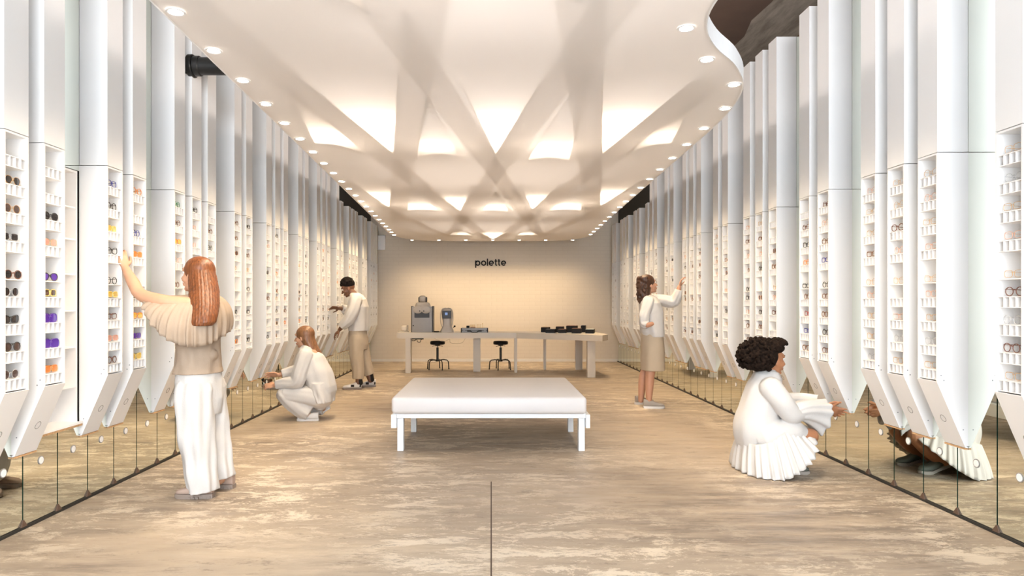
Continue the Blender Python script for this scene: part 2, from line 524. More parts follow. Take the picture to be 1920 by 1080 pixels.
# recessed shelves on the left (between the second and the third cabinet)
ny0, ny1 = SL0+0.118, SL0+0.515
ni = empty('recessed_shelf_unit', (-WL, (ny0+ny1)/2, 0.53), 'open white shelf unit recessed into the left mirror wall between two cabinets', 'shelf')
hw = (ny1-ny0)/2
b = bmesh.new()
bx(b, -0.17, -0.16, -hw, hw, 0, 1.67); bx(b, -0.16, 0.0, -hw, -hw+0.014, 0, 1.67); bx(b, -0.16, 0.0, hw-0.014, hw, 0, 1.67)
bx(b, -0.16, 0.0, -hw+0.014, hw-0.014, 1.656, 1.67)
obj('carcass', b, M['white_in'], ni)
b = bmesh.new(); bx(b, -0.16, 0.035, -hw, hw, -0.014, 0.0); o = obj('base_board', b, M['ply'], ni)
b = bmesh.new(); bx(b, -0.16, 0.036, -hw+0.002, hw-0.002, 0.0, 0.012); obj('bottom_shelf', b, M['white_in'], ni)
NSH = [0.24, 0.50, 0.74, 0.98, 1.21, 1.42]
for z in NSH:
    b = bmesh.new(); bx(b, -0.16, -0.005, -hw+0.014, hw-0.014, z, z+0.010); obj('shelf', b, M['white_in'], ni)

# ---- cabinet meshes (origin on the wall, width centre; +x into the aisle)
CWID = 0.186; HWD = CWID/2; TK = 0.011
ROWS_LO = [0.86, 1.008, 1.156, 1.304]         # bottom of compartment rows
PLAIN = 1.448
ROWS_HI = [1.60, 1.752, 1.904, 2.056]
ZB = 0.850                                     # where the sloping panel starts at the front
def carcass_bm():
    bm = bmesh.new()
    prof = [(0.0, ZH), (0.012, ZH), (DEP, ZB), (DEP, ZS), (0.0, ZS)]
    prism_y(bm, prof, -HWD, -HWD+TK); prism_y(bm, prof, HWD-TK, HWD)
    bx(bm, 0.001, 0.010, -HWD+TK, HWD-TK, ZH+0.03, ZS)
    bx(bm, 0.010, DEP, -HWD+TK, HWD-TK, ZS-TK, ZS)
    return bm
def upper_bm(top):
    bm = bmesh.new(); bx(bm, 0.001, DEP, -HWD, HWD, ZS+0.005, top); return bm
IW = HWD-TK
def comp_bm():
    bm = bmesh.new()
    x0, x1 = 0.010, DEP-0.003
    bx(bm, x0, x1, -IW, IW, -0.004, 0.0); bx(bm, x0, x1, -IW, IW, 0.052, 0.056)
    for i in range(1, 4):
        y = -IW+2*IW*i/4
        bx(bm, x0, x1-0.001, y-0.0015, y+0.0015, 0.0, 0.052)
    return bm
def shelf_bm():
    bm = bmesh.new(); bx(bm, 0.010, DEP-0.003, -IW, IW, 0, 0.005); return bm
sl_v = Vector((DEP-0.012, 0, ZB-ZH)); sl_l = sl_v.length; sl_d = sl_v.normalized(); sl_n = Vector((sl_d.z, 0, -sl_d.x))
def flap_bm():
    bm = bmesh.new()
    t = 0.004
    pts = [Vector((0.001, 0, ZH-0.006)), Vector((0.012, 0, ZH)), Vector((DEP, 0, ZB)), Vector((DEP, 0, ZB))+sl_n*t, Vector((0.014, 0, ZH-0.008))+sl_n*t, Vector((0.001, 0, ZH-0.012))]
    vs0 = [bm.verts.new((p.x+0.0, -HWD, p.z)) for p in pts]; vs1 = [bm.verts.new((p.x, HWD, p.z)) for p in pts]
    bm.faces.new(vs0[::-1]); bm.faces.new(vs1)
    for i in range(6): bm.faces.new((vs0[i], vs0[(i+1) % 6], vs1[(i+1) % 6], vs1[i]))
    return bm
def edge_bm():
    bm = bmesh.new()
    bx(bm, 0.001, 0.019, -HWD, HWD, ZH-0.022, ZH-0.0125)
    return bm
def ringflap_bm():
    bm = bmesh.new()
    c = Vector((0.012, 0, ZH))+sl_d*(sl_l*0.40)+sl_n*0.0070
    U = sl_d; V = Vector((0, 1, 0)); n = 28
    rings = []
    for r, h in ((0.0205, 0.0), (0.0205, 0.0012), (0.0242, 0.0012), (0.0242, 0.0)):
        rings.append([c+U*r*math.cos(2*PI*j/n)+V*r*math.sin(2*PI*j/n)+sl_n*h for j in range(n)])
    skin_rings(bm, rings, 0, cap=False)
    return bm
def screws_bm():
    bm = bmesh.new()
    for y in (-HWD, HWD):
        for p in ((0.030, ZH+0.10), (0.148, ZB+0.005), (0.165, ZB+0.035)):
            s = 1 if y > 0 else -1
            ring = [[Vector((p[0]+r*math.cos(2*PI*j/10), y+s*h, p[1]+r*math.sin(2*PI*j/10))) for j in range(10)] for r, h in ((0.004, 0.0), (0.0035, 0.0012), (0.0005, 0.0014))]
            skin_rings(bm, ring, 0, cap=False)
    return bm
ME = {
    'carcass': mesh_from(carcass_bm(), 'carcass', M['white']),
    'upper_tall': mesh_from(upper_bm(Z_TALL), 'upper_box', M['white']),
    'upper_low': mesh_from(upper_bm(ZFAR), 'upper_box', M['white']),
    'comp': mesh_from(comp_bm(), 'compartment_shelf', M['white_in']),
    'shelf': mesh_from(shelf_bm(), 'shelf', M['white_in']),
    'flap': mesh_from(flap_bm(), 'sloping_panel', M['white']),
    'edge': mesh_from(edge_bm(), 'panel_edge', M['ply']),
    'ring': mesh_from(ringflap_bm(), 'ring', M['ring']),
    'screws': mesh_from(screws_bm(), 'screws', M['screw'], 30),
}
def cabinet(side, y, nth, extra):
    W = -WL if side == 'left' else WR
    o = empty('display_cabinet', (W, y, 0), f'tall narrow white display cabinet on the {side} wall, {ordw(nth)} counted from the entrance end{extra}', 'cabinet', f'display cabinets along the {side} wall', 0 if side == 'left' else PI)
    o['kind'] = 'thing'
    obj('carcass', ME['carcass'], parent=o)
    obj('upper_box', ME['upper_tall' if y < 11.4 else 'upper_low'], parent=o)
    f = obj('sloping_panel', ME['flap'], parent=o)
    obj('panel_edge', ME['edge'], parent=f)
    if y < 9: obj('ring', ME['ring'], parent=f); 
    if y < 7: obj('screws', ME['screws'], parent=o)
    for z in ROWS_LO+ROWS_HI: obj('compartment_shelf', ME['comp'], parent=o, loc=(0, 0, z))
    obj('shelf', ME['shelf'], parent=o, loc=(0, 0, PLAIN))
    return o

CABS = []      # (side, y, nth)
for side, ks, P, S0 in (('left', LEFT_K, PL, SL0), ('right', RIGHT_K, PR, SR0)):
    n = 0
    for k in ks:
        y = S0+k*P - (0.0 if side == 'left' else 0.0)
        if y > YB-0.12 or y < 2.4: continue
        n += 1
        cabinet(side, y, n, '')
        CABS.append((side, y, n, k))

# ------------------------------------------------------------------ glasses
def rim_pts(kind, s):
    """closed outline in (y,z), centred on one lens; s=+1/-1 side"""
    out = []
    n = 20
    for j in range(n):
        a = 2*PI*j/n
        cx, cz = math.cos(a), math.sin(a)
        if kind == 'round': y, z = 0.0235*cx, 0.0225*cz
        elif kind == 'square':
            e = 0.55; y = 0.026*math.copysign(abs(cx)**e, cx); z = 0.0185*math.copysign(abs(cz)**e, cz)
        elif kind == 'aviator':
            y = 0.0275*math.copysign(abs(cx)**0.8, cx); z = 0.0215*cz
            if z < 0: y = y*0.86 + s*0.002
        elif kind == 'shield':
            y = 0.034*math.copysign(abs(cx)**0.6, cx); z = 0.026*math.copysign(abs(cz)**0.75, cz)
        else:   # cat eye / wayfarer
            e = 0.65; y = 0.027*math.copysign(abs(cx)**e, cx); z = 0.0200*math.copysign(abs(cz)**e, cz)
            z += 0.18*y*s if z > 0 else 0
        out.append((y, z))
    return out
LC = 0.0325
def gl_bms(kind, thick):
    hz = 0.026
    fr = bmesh.new(); ln = []; tm = []
    r = thick
    for s in (-1, 1):
        lc = LC if kind != 'shield' else 0.033
        pts = [Vector((0.0-0.10*abs(y*s+lc)*0.12, y+s*lc, z+hz)) for y, z in rim_pts(kind, s)]
        tube(fr, pts, r, 6, closed=True)
        bm = bmesh.new()
        c = sum(pts, Vector())/len(pts)
        front = [bm.verts.new(p) for p in pts]; cv = bm.verts.new(c+Vector((0.0018, 0, 0)))
        for j in range(len(front)): bm.faces.new((front[j], front[(j+1) % len(front)], cv))
        ln.append(bm)
        bm = bmesh.new()
        y0 = s*(lc+0.027)
        tube(bm, [(-0.003, y0, hz+0.012), (-0.012, s*0.0655, hz+0.013), (-0.095, s*0.064, hz+0.009), (-0.118, s*0.063, hz-0.004), (-0.134, s*0.061, hz-0.020)], [r*0.9, r, r, r*1.1, r*1.2], 6)
        tm.append(bm)
    tube(fr, [(0, -0.011, hz+0.006), (0.002, 0, hz+0.0105), (0, 0.011, hz+0.006)], r*1.1, 6)
    return fr, ln, tm
def lens_mat(name, c, a):
    m = mat(name, c, 0.08, spec=0.6, alpha=a); return m
LM = {
    'clear': lens_mat('clear_lens', (0.9, 0.92, 0.95), 0.10),
    'black': lens_mat('black_lens', (0.015, 0.012, 0.014), 0.97),
    'brown': lens_mat('brown_lens', (0.06, 0.030, 0.022), 0.92),
    'orange': lens_mat('amber_lens', (0.75, 0.22, 0.02), 0.75),
    'purple': lens_mat('violet_lens', (0.09, 0.03, 0.33), 0.93),
    'yellow': lens_mat('yellow_lens', (0.85, 0.55, 0.05), 0.6),
    'pink': lens_mat('rose_lens', (0.65, 0.30, 0.22), 0.7),
}
FM = {k: mat(k+'_frame', c, 0.3, metal=mt) for k, c, mt in (
    ('black', (0.015, 0.013, 0.013), 0), ('gold', (0.72, 0.42, 0.16), 0.6), ('tortoise', (0.20, 0.075, 0.025), 0),
    ('purple', (0.09, 0.03, 0.30), 0), ('orange', (0.80, 0.26, 0.04), 0), ('rose', (0.78, 0.42, 0.28), 0.2),
    ('blue', (0.04, 0.05, 0.32), 0), ('silver', (0.55, 0.55, 0.56), 0.7), ('brown', (0.16, 0.055, 0.03), 0),
    ('yellow', (0.80, 0.62, 0.16), 0), ('green', (0.03, 0.25, 0.09), 0), ('red', (0.35, 0.03, 0.025), 0))}
KW = {'round': 'round', 'square': 'rectangular', 'aviator': 'teardrop', 'shield': 'wide shield', 'cat': 'upswept'}
GC = {}
def gl_meshes(kind, fc, lc):
    key = (kind, fc, lc)
    if key not in GC:
        th = {'gold': 0.0011, 'silver': 0.0011, 'rose': 0.0013}.get(fc, 0.0024)
        if kind == 'shield': th = 0.003
        fr, ln, tm = gl_bms(kind, th)
        GC[key] = (mesh_from(fr, 'frame', FM[fc], 60), [mesh_from(x, 'lens', LM[lc], 60) for x in ln], [mesh_from(x, 'temple', FM[fc], 60) for x in tm])
        fr, ln, tm = gl_bms(kind, th*1.15)
        big = bmesh.new()
        for i, x in enumerate([fr]+ln+tm):
            mi = 1 if i in (1, 2) else 0
            for f in x.faces: f.material_index = mi
            me = bpy.data.meshes.new('t'); x.to_mesh(me); x.free(); big.from_mesh(me); bpy.data.meshes.remove(me)
        GC[key] += (mesh_from(big, 'eyeglasses', [FM[fc], LM[lc]], 60),)
    return GC[key]
n_gl = 0
def glasses(side, y, z, kind, fc, lc, label, group, parts, dx=0.0, rot=0.0, name=None, xw=None):
    global n_gl
    W = (-WL if side == 'left' else WR) if xw is None else xw
    sgn = 1 if side == 'left' else -1
    fm, lns, tms, whole = gl_meshes(kind, fc, lc)
    loc = (W+sgn*(DEP-0.022+dx), y, z)
    rz = (0 if side == 'left' else PI)+rot
    nm = name or ('sunglasses' if lc not in ('clear', 'yellow', 'pink') else 'eyeglasses')
    n_gl += 1
    if parts:
        o = empty(nm, loc, label, nm, group, rz)
        obj('frame', fm, parent=o)
        for x in lns: obj('lens', x, parent=o)
        for x in tms: obj('temple', x, parent=o)
    else:
        o = obj(nm, whole, loc=loc, rz=rz); tag(o, label, nm, group)
    return o

STUFF = {}
SLOTS = [ROWS_HI[3]+0.056, ROWS_HI[2]+0.056, ROWS_HI[1]+0.056, ROWS_HI[0]+0.056, PLAIN+0.005,
         ROWS_LO[3]+0.056, ROWS_LO[2]+0.056, ROWS_LO[1]+0.056, ROWS_LO[0]+0.056]
FIX = {
    ('left', -1): [None, ('aviator', 'gold', 'black'), ('round', 'gold', 'brown'), ('square', 'silver', 'black'), ('round', 'brown', 'black'),
                   ('round', 'silver', 'black'), ('cat', 'black', 'black'), ('round', 'black', 'brown'), ('round', 'silver', 'brown')],
    ('left', 0): [None, None, ('round', 'black', 'black'), ('square', 'gold', 'pink'), ('aviator', 'black', 'purple'),
                  ('square', 'yellow', 'brown'), ('shield', 'purple', 'purple'), ('shield', 'purple', 'purple'), ('square', 'orange', 'orange')],
    ('left', 2): [('square', 'blue', 'clear'), ('round', 'black', 'clear'), ('square', 'yellow', 'yellow'), ('cat', 'black', 'clear'), ('round', 'black', 'clear'),
                  ('square', 'yellow', 'yellow'), ('square', 'brown', 'clear'), ('square', 'rose', 'pink'), ('round', 'brown', 'clear')],
    ('left', 3): [('round', 'orange', 'clear'), None, ('round', 'blue', 'clear'), ('square', 'orange', 'orange'), None,
                  ('square', 'black', 'clear'), ('square', 'orange', 'yellow'), ('square', 'purple', 'purple'), ('cat', 'yellow', 'yellow')],
    ('left', 5): [('round', 'green', 'clear'), ('round', 'brown', 'clear'), ('square', 'orange', 'yellow'), ('cat', 'rose', 'clear'), ('round', 'brown', 'clear'),
                  None, None, ('cat', 'black', 'clear'), ('cat', 'tortoise', 'clear')],
    ('left', 6): [('square', 'black', 'clear'), ('round', 'rose', 'clear'), ('cat', 'rose', 'clear'), ('round', 'black', 'clear'), None,
                  ('square', 'tortoise', 'clear'), None, ('round', 'rose', 'clear'), None],
    ('left', 7): [None, ('round', 'brown', 'clear'), ('round', 'black', 'clear'), None, None, None, ('cat', 'brown', 'clear'), None, None],
    ('right', -1): [('square', 'gold', 'clear'), ('round', 'silver', 'clear'), ('square', 'gold', 'clear'), ('square', 'rose', 'clear'), ('square', 'gold', 'clear'),
                    ('round', 'brown', 'clear'), ('round', 'silver', 'clear'), ('round', 'brown', 'clear'), ('square', 'gold', 'clear')],
    ('right', 1): [('round', 'gold', 'clear'), ('round', 'rose', 'clear'), ('square', 'gold', 'clear'), ('square', 'rose', 'clear'), ('cat', 'gold', 'clear'),
                   ('square', 'rose', 'clear'), ('square', 'gold', 'clear'), ('round', 'silver', 'clear'), ('square', 'gold', 'clear')],
    ('right', 2): [('square', 'gold', 'clear'), ('round', 'gold', 'clear'), ('round', 'brown', 'clear'), ('round', 'rose', 'clear'), ('cat', 'gold', 'clear'),
                   None, ('square', 'rose', 'clear'), ('round', 'silver', 'clear'), ('square', 'gold', 'clear')],
    ('right', 3): [('cat', 'rose', 'clear'), ('square', 'gold', 'clear'), ('round', 'gold', 'clear'), ('square', 'tortoise', 'clear'), ('round', 'gold', 'clear'),
                   ('round', 'rose', 'clear'), ('square', 'gold', 'clear'), ('cat', 'gold', 'clear'), ('round', 'silver', 'clear')],
    ('right', 5): [('cat', 'brown', 'clear'), ('round', 'rose', 'clear'), ('round', 'tortoise', 'clear'), ('square', 'blue', 'clear'), ('round', 'black', 'clear'),
                   ('square', 'tortoise', 'clear'), ('round', 'tortoise', 'clear'), ('round', 'black', 'clear'), ('round', 'brown', 'clear')],
    ('right', 6): [None, ('round', 'brown', 'clear'), ('cat', 'black', 'clear'), ('square', 'orange', 'clear'), ('square', 'black', 'clear'),
                   ('round', 'tortoise', 'clear'), ('cat', 'red', 'clear'), ('square', 'blue', 'clear'), ('round', 'tortoise', 'clear')],
}
rnd = random.Random(21)
allspots = []
for side, y, n, k in CABS:
    fx = FIX.get((side, k))
    for i, z in enumerate(SLOTS):
        if fx: spec = fx[i]
        else:
            spec = None
            if rnd.random() < 0.62:
                pal = ['black', 'brown', 'tortoise', 'rose', 'gold', 'tortoise', 'rose'] if side == 'right' else ['black', 'brown', 'tortoise', 'rose', 'orange', 'black', 'gold']
                spec = (rnd.choice(['round', 'square', 'cat', 'round']), rnd.choice(pal), 'clear' if rnd.random() < 0.85 else 'brown')
        if spec: allspots.append((y, side, n, k, i, z, spec))
allspots.sort(key=lambda t: t[0])
ROWN = {0: 'top shelf', 1: 'second shelf', 2: 'third shelf', 3: 'fourth shelf', 4: 'fifth shelf', 5: 'sixth shelf', 6: 'seventh shelf', 7: 'eighth shelf', 8: 'ninth shelf'}
far_bm = bmesh.new(); far_mats = []
IND = 262
for idx, (y, side, n, k, i, z, (kd, fc, lc)) in enumerate(allspots):
    W = -WL if side == 'left' else WR
    sh = rnd.uniform(-0.008, 0.008); ro = rnd.uniform(-0.12, 0.12)
    if k <= 0 and side == 'left': sh -= 0.004
    if idx < IND:
        what = 'sunglasses' if lc in ('black', 'brown', 'purple', 'orange') else 'eyeglasses'
        col = {'silver': 'silver'}.get(fc, fc)
        lab = f'{KW[kd]} {col} {what}, {ROWN[i]} of the {ordw(n)} {side} wall cabinet'
        glasses(side, y+sh, z, kd, fc, lc, lab, f'glasses displayed in the {side} wall cabinets', y < 6.3, dx=rnd.uniform(-0.008, 0.004), rot=ro, name=what)
    else:
        sgn = 1 if side == 'left' else -1
        whole = gl_meshes(kd, fc, lc)[3]
        mx = Matrix.Translation((W+sgn*(DEP-0.022), y+sh, z)) @ Matrix.Rotation((0 if sgn > 0 else PI)+ro, 4, 'Z')
        tmp = whole.copy(); tmp.transform(mx)
        offs = []
        for m_ in (FM[fc], LM[lc]):
            if m_ not in far_mats: far_mats.append(m_)
            offs.append(far_mats.index(m_))
        n0 = len(far_bm.faces); far_bm.from_mesh(tmp); far_bm.faces.ensure_lookup_table()
        for f in far_bm.faces[n0:]: f.material_index = offs[f.material_index]
        bpy.data.meshes.remove(tmp)
o = obj('eyeglasses', far_bm, far_mats)
tag(o, 'small eyeglasses in the farthest display cabinets beside the back wall', 'eyeglasses', 'glasses in the far cabinets', 'stuff')

# folded glasses lying in the little compartments
def folded_bm(r=0.0022):
    bm = bmesh.new()
    for s in (-1, 1):
        pts = [Vector((y*0.35, s*0.0+z*1.0+s*0.0, 0.012+y*0.5+s*0.009)) for y, z in rim_pts('round', 1)]
        pts = [Vector((p.x*0.7, p.y*0.5, 0.016+p.z*0.5+s*0.006)) for p in pts]
        tube(bm, pts, r, 5, closed=True)
    tube(bm, [(0, -0.010, 0.003), (-0.05, -0.006, 0.006), (-0.10, 0.004, 0.004)], r, 5)
    tube(bm, [(0, 0.010, 0.003), (-0.05, 0.008, 0.009), (-0.10, 0.0, 0.007)], r, 5)
    return bm
folded = {c: mesh_from(folded_bm(), 'folded_glasses', FM[c], 60) for c in ('black', 'brown', 'tortoise')}
for side, y, n, k in CABS:
    if k < 2 or y > 7.2: continue
    for i, z in enumerate([ROWS_HI[2], ROWS_HI[1], ROWS_HI[0], ROWS_LO[3], ROWS_LO[2], ROWS_LO[1], ROWS_LO[0]]):
        if rnd.random() < 0.42:
            c = rnd.choice(['black', 'brown', 'tortoise']); q = rnd.choice([1.5, 1.5, 0.5, -0.5])
            sgn = 1 if side == 'left' else -1
            yy = y+q*IW/2
            W = -WL if side == 'left' else WR
            o = obj('folded_glasses', folded[c], loc=(W+sgn*(DEP-0.024), yy, z+0.002), rz=0 if sgn > 0 else PI)
            pos = {0: 'second', 1: 'third', 2: 'fourth', 3: 'fifth', 4: 'sixth', 5: 'seventh', 6: 'lowest'}[i]
            tag(o, f'folded {c} glasses in {pos} row of small boxes, {ordw(n)} {side} wall cabinet', 'glasses', f'folded glasses in the {side} wall compartments')
# glasses on the recessed shelves
for z, fc, lc, w_ in ((NSH[4], 'brown', 'brown', 'fifth'), (NSH[1], 'brown', 'brown', 'second'), (NSH[0], 'yellow', 'yellow', 'lowest')):
    o = glasses('left', SL0+0.175, 0.53+z+0.010, 'round', fc, lc, f'round {fc} glasses on the {w_} board of the recessed left shelves', 'glasses on the recessed shelves', True, xw=-WL-0.205)

# ------------------------------------------------------------------ canopy
outl = [(-0.95, 0.9), (-1.10, 1.6)]
outl = [(-1.02, 0.5), (-1.075, 1.2), (-1.125, 2.19)] + [(-(1.125+0.0443*(v-2.19)), v) for v in (3.5, 5, 6.5, 8, 9.3)]
outl += [(-1.40, 9.9), (-1.22, 10.35), (-0.9, 10.56), (0, 10.62), (0.9, 10.56), (1.24, 10.35), (1.43, 9.9)]
outl += [(1.45, 9.3)]+[(1.262+0.030*(v-3.8), v) for v in (8, 6.5, 5, 3.9)]
outl += [(1.235, 3.45), (1.165, 3.08), (1.03, 2.80), (0.88, 2.60), (0.785, 2.42), (0.745, 2.22), (0.76, 1.9), (0.80, 1.5), (0.78, 1.0), (0.70, 0.5)]
outl = [(u*HC, v*HC) for u, v in outl]
cur = [(p.x, p.y) for p in catmull([(x, y, 0) for x, y in outl], 5, closed=True)]
can = empty('ceiling_canopy', (0, 7.0, ZC), 'large white suspended canopy with glowing triangles and rounded curved edge over the aisle', 'canopy')
def loc_(pts): return [(x, y-7.0) for x, y in pts]
curl = loc_(cur)
b = bmesh.new()
f = b.faces.new([b.verts.new((x, y, 0)) for x, y in curl])
me = mesh_from(b, 'membrane', M['membrane']); obj('membrane', me, parent=can)
RIMH = 0.10
b = bmesh.new()
rings = []
N = len(curl)
def inset(pts, d):
    out = []
    for i in range(len(pts)):
        p0, p1 = Vector(pts[i-1]), Vector(pts[(i+1) % len(pts)])
        t = (p1-p0).normalized(); out.append((pts[i][0]-t.y*(-d), pts[i][1]+t.x*(-d)))
    return out
# orientation: outline runs (left, going away, back, right, near) = clockwise seen from above -> inward normal is (t.y,-t.x)
ins = inset(curl, 0.02); ins2 = inset(curl, 0.30)
for pts, z in ((curl, -0.002), (curl, RIMH), (ins, RIMH), (ins, 0.003)):
    rings.append([Vector((x, y, z)) for x, y in pts])
skin_rings(b, rings, 0, cap=False, closed=True)
obj('rim', b, M['canopy_rim'], can, smooth=35)
b = bmesh.new()
LIDZ = 0.42
rings = [[Vector((x, y, z)) for x, y in pts] for pts, z in ((ins, RIMH-0.005), (ins2, LIDZ))]
vr = skin_rings(b, rings, 0, cap=False); b.faces.new(vr[1])
lid_me = mesh_from(b, 'bounce_lid', M['liner'])  # added unseen cover, bounces lamp light inside and keeps it off the ceiling
obj('bounce_lid', lid_me, parent=can)

# lattice strips resting just above the membrane (two crossing layers)
def strip(bm, u0, v0, u1, v1, wd, z):
    a = Vector((u0*HC, v0*HC-7.0)); c = Vector((u1*HC, v1*HC-7.0)); h = wd*HC/2
    prism(bm, [(a.x-h, a.y), (a.x+h, a.y), (c.x+h, c.y), (c.x-h, c.y)], z, z+0.006)
def line_through(p, slope, v0, v1, wd, side):
    """edge line through apex p; strip lies to one side (side=+1: right)"""
    u0 = p[0]+slope*(v0-p[1])+side*wd/2; u1 = p[0]+slope*(v1-p[1])+side*wd/2
    return (u0, v0, u1, v1)
strips_p = [((-0.651, 4.45), 0.118, 1.8, 10.1, 0.17, -1), ((0.03, 4.47), 0.145, 1.2, 10.0, 0.16, -1), ((0.74, 4.45), 0.160, 1.4, 7.8, 0.17, -1), ((-1.06, 6.94), 0.16, 6.25, 9.9, 0.13, -1)]
strips_n = [((-0.651, 4.45), -0.160, 1.4, 8.2, 0.16, 1), ((0.03, 4.47), -0.131, 1.2, 10.0, 0.16, 1), ((0.74, 4.45), -0.12, 3.0, 10.1, 0.17, 1), ((1.115, 6.83), -0.15, 6.25, 9.9, 0.13, 1)]
b = bmesh.new()
for i, (p, s, v0, v1, wd, sd) in enumerate(strips_p): 
    q = line_through(p, s, v0, v1, wd, sd); strip(b, *q, wd, 0.007+0.0003*i)
obj('lattice_strips', b, M['band'], can)
b = bmesh.new()
for i, (p, s, v0, v1, wd, sd) in enumerate(strips_n):
    q = line_through(p, s, v0, v1, wd, sd); strip(b, *q, wd, 0.016+0.0003*i)
obj('lattice_strips', b, M['band'], can)

# glowing cells: a lamp in each, plus added unseen baffles to confine its light
def fin(bm, pts, h=0.20, z0=0.004, t=0.008):
    for (u0, v0), (u1, v1) in zip(pts, pts[1:]):
        a = Vector((u0*HC, v0*HC-7)); c = Vector((u1*HC, v1*HC-7))
        d = (c-a); L_ = d.length; n_ = Vector((-d.y, d.x)).normalized()*t/2
        prism(bm, [a-n_, c-n_, c+n_, a+n_], z0, z0+h)
down = [((-0.651, 4.45), 0.132, 0.160, 1.55), ((0.03, 4.47), 0.115, 0.131, 1.45), ((0.74, 4.45), 0.167, 0.11, 1.5),
        ((-0.335, 7.23), 0.14, 0.112, 1.63), ((0.437, 7.11), 0.126, 0.086, 1.55), ((-1.06, 6.94), 0.056, 0.165, 1.6), ((1.115, 6.83), 0.16, 0.07, 1.45),
        ((0.028, 10.3), 0.19, 0.19, 0.95)]
upt = [((-0.306, 3.19), (-0.51, 4.55), (-0.22, 4.50), 0.45), ((0.419, 2.76), (0.247, 4.65), (0.545, 4.65), 1.0), ((0.043, 5.9), (-0.10, 7.18), (0.20, 7.28), 0.8),
       ((-0.675, 5.67), (-0.90, 7.14), (-0.555, 7.20), 1.0), ((0.776, 5.82), (0.61, 7.16), (0.97, 7.16), 1.0),
       ((-0.94, 3.05), (-1.10, 4.15), (-0.83, 4.45), 0.7), ((0.99, 3.2), (0.90, 4.45), (1.12, 4.15), 0.4),
       ((-0.50, 1.3), (-0.62, 2.13), (-0.42, 2.30), 0.9), ((0.2, 1.1), (0.08, 2.12), (0.29, 2.22), 0.6),
       ((-0.42, 8.9), (-0.62, 9.7), (-0.25, 9.9), 0.4), ((0.50, 8.9), (0.34, 9.9), (0.68, 9.7), 0.4)]
def cell_lamp(u, v, pw, sx=0.10, sy=0.30, z=0.24):
    ld = bpy.data.lights.new('canopy_lamp', 'AREA'); ld.shape = 'ELLIPSE'; ld.size = sx; ld.size_y = sy
    ld.energy = pw; ld.color = (1.0, 0.86, 0.70)
    o = bpy.data.objects.new('canopy_lamp', ld); link(o, can); o.location = (u*HC, v*HC-7, z)
b = bmesh.new()
for (u, v), sl, sr, ln in down:
    fin(b, [(u-sl*ln, v-ln), (u, v), (u+sr*ln, v-ln)])
    cell_lamp(u+(sr-sl)*0.15, v-0.30, P_CELL)
    cell_lamp(u+(sr-sl)*0.4, v-0.75, P_CELL*0.75)
for ap, l, r, pw in upt:
    # curved base
    mid = ((l[0]+r[0])/2, (l[1]+r[1])/2-0.10)
    base = [(p.x, p.y) for p in catmull([(l[0], l[1], 0), (mid[0], mid[1], 0), (r[0], r[1], 0)], 5)]
    fin(b, [ap, l]); fin(b, [ap, r]); fin(b, base)
    cell_lamp(mid[0], mid[1]-0.20, P_CELL*0.8*pw, 0.22, 0.14)
obj('light_baffles', b, M['liner'], can)  # baffles added above the membrane to stop light spilling between cells

# downlights along the canopy edge
def spot_parts():
    b = bmesh.new(); n = 24
    skin_rings(b, [[Vector((r*math.cos(2*PI*j/n), r*math.sin(2*PI*j/n), z)) for j in range(n)] for r, z in ((0.046, 0.0), (0.044, -0.005), (0.034, -0.005), (0.030, 0.0))], 0, cap=False)
    a = mesh_from(b, 'trim_ring', M['canopy_rim'], 40)
    b = bmesh.new(); lathe(b, [(0.030, -0.0005), (0.030, -0.0030)], n=20)
    return a, mesh_from(b, 'lens', M['lamp'])
tr_me, le_me = spot_parts()
def downlight(u, v, where, i, pw=1.0):
    o = empty('downlight', (u*HC, v*HC, ZC-0.0025), f'small round downlight at the {where} edge of the canopy, {ordw(i)} counted from the entrance', 'downlight', f'downlights of the {where} canopy edge')
    obj('trim_ring', tr_me, parent=o); obj('lens', le_me, parent=o)
    ld = bpy.data.lights.new('downlight_lamp', 'SPOT'); ld.energy = P_DOWN*pw; ld.color = tuple(a_+(b_-a_)*min(1, max(0, (v-2.5)/4)) for a_, b_ in zip(WARM, WARMER))
    ld.spot_size = math.radians(112); ld.spot_blend = 1.0; ld.shadow_soft_size = 0.035
    l = bpy.data.objects.new('downlight_lamp', ld); link(l, o); l.location = (0, 0, -0.012)
    l.rotation_euler = {'left': (0, math.radians(24), 0), 'right': (0, -math.radians(24), 0), 'back': (math.radians(14), 0, 0)}[where]
LV = [(-(1.077+0.0155*i), 2.275+0.35*i) for i in range(-1, 22)]
for i, (u, v) in enumerate(LV): downlight(u, v, 'left', i+1)
RV = [(0.705, 2.41), (0.88, 2.72), (1.104, 3.03), (1.193, 3.40)] + [(1.193+0.0145*j, 3.40+0.385*j) for j in range(1, 17)]
for i, (u, v) in enumerate(RV): downlight(u, v, 'right', i+1)
for i, px in enumerate((774, 824, 874, 924, 973, 1022, 1072)):
    o_ = downlight((px-CXP)/119.0, 10.4, 'back', i+1, 1.15)

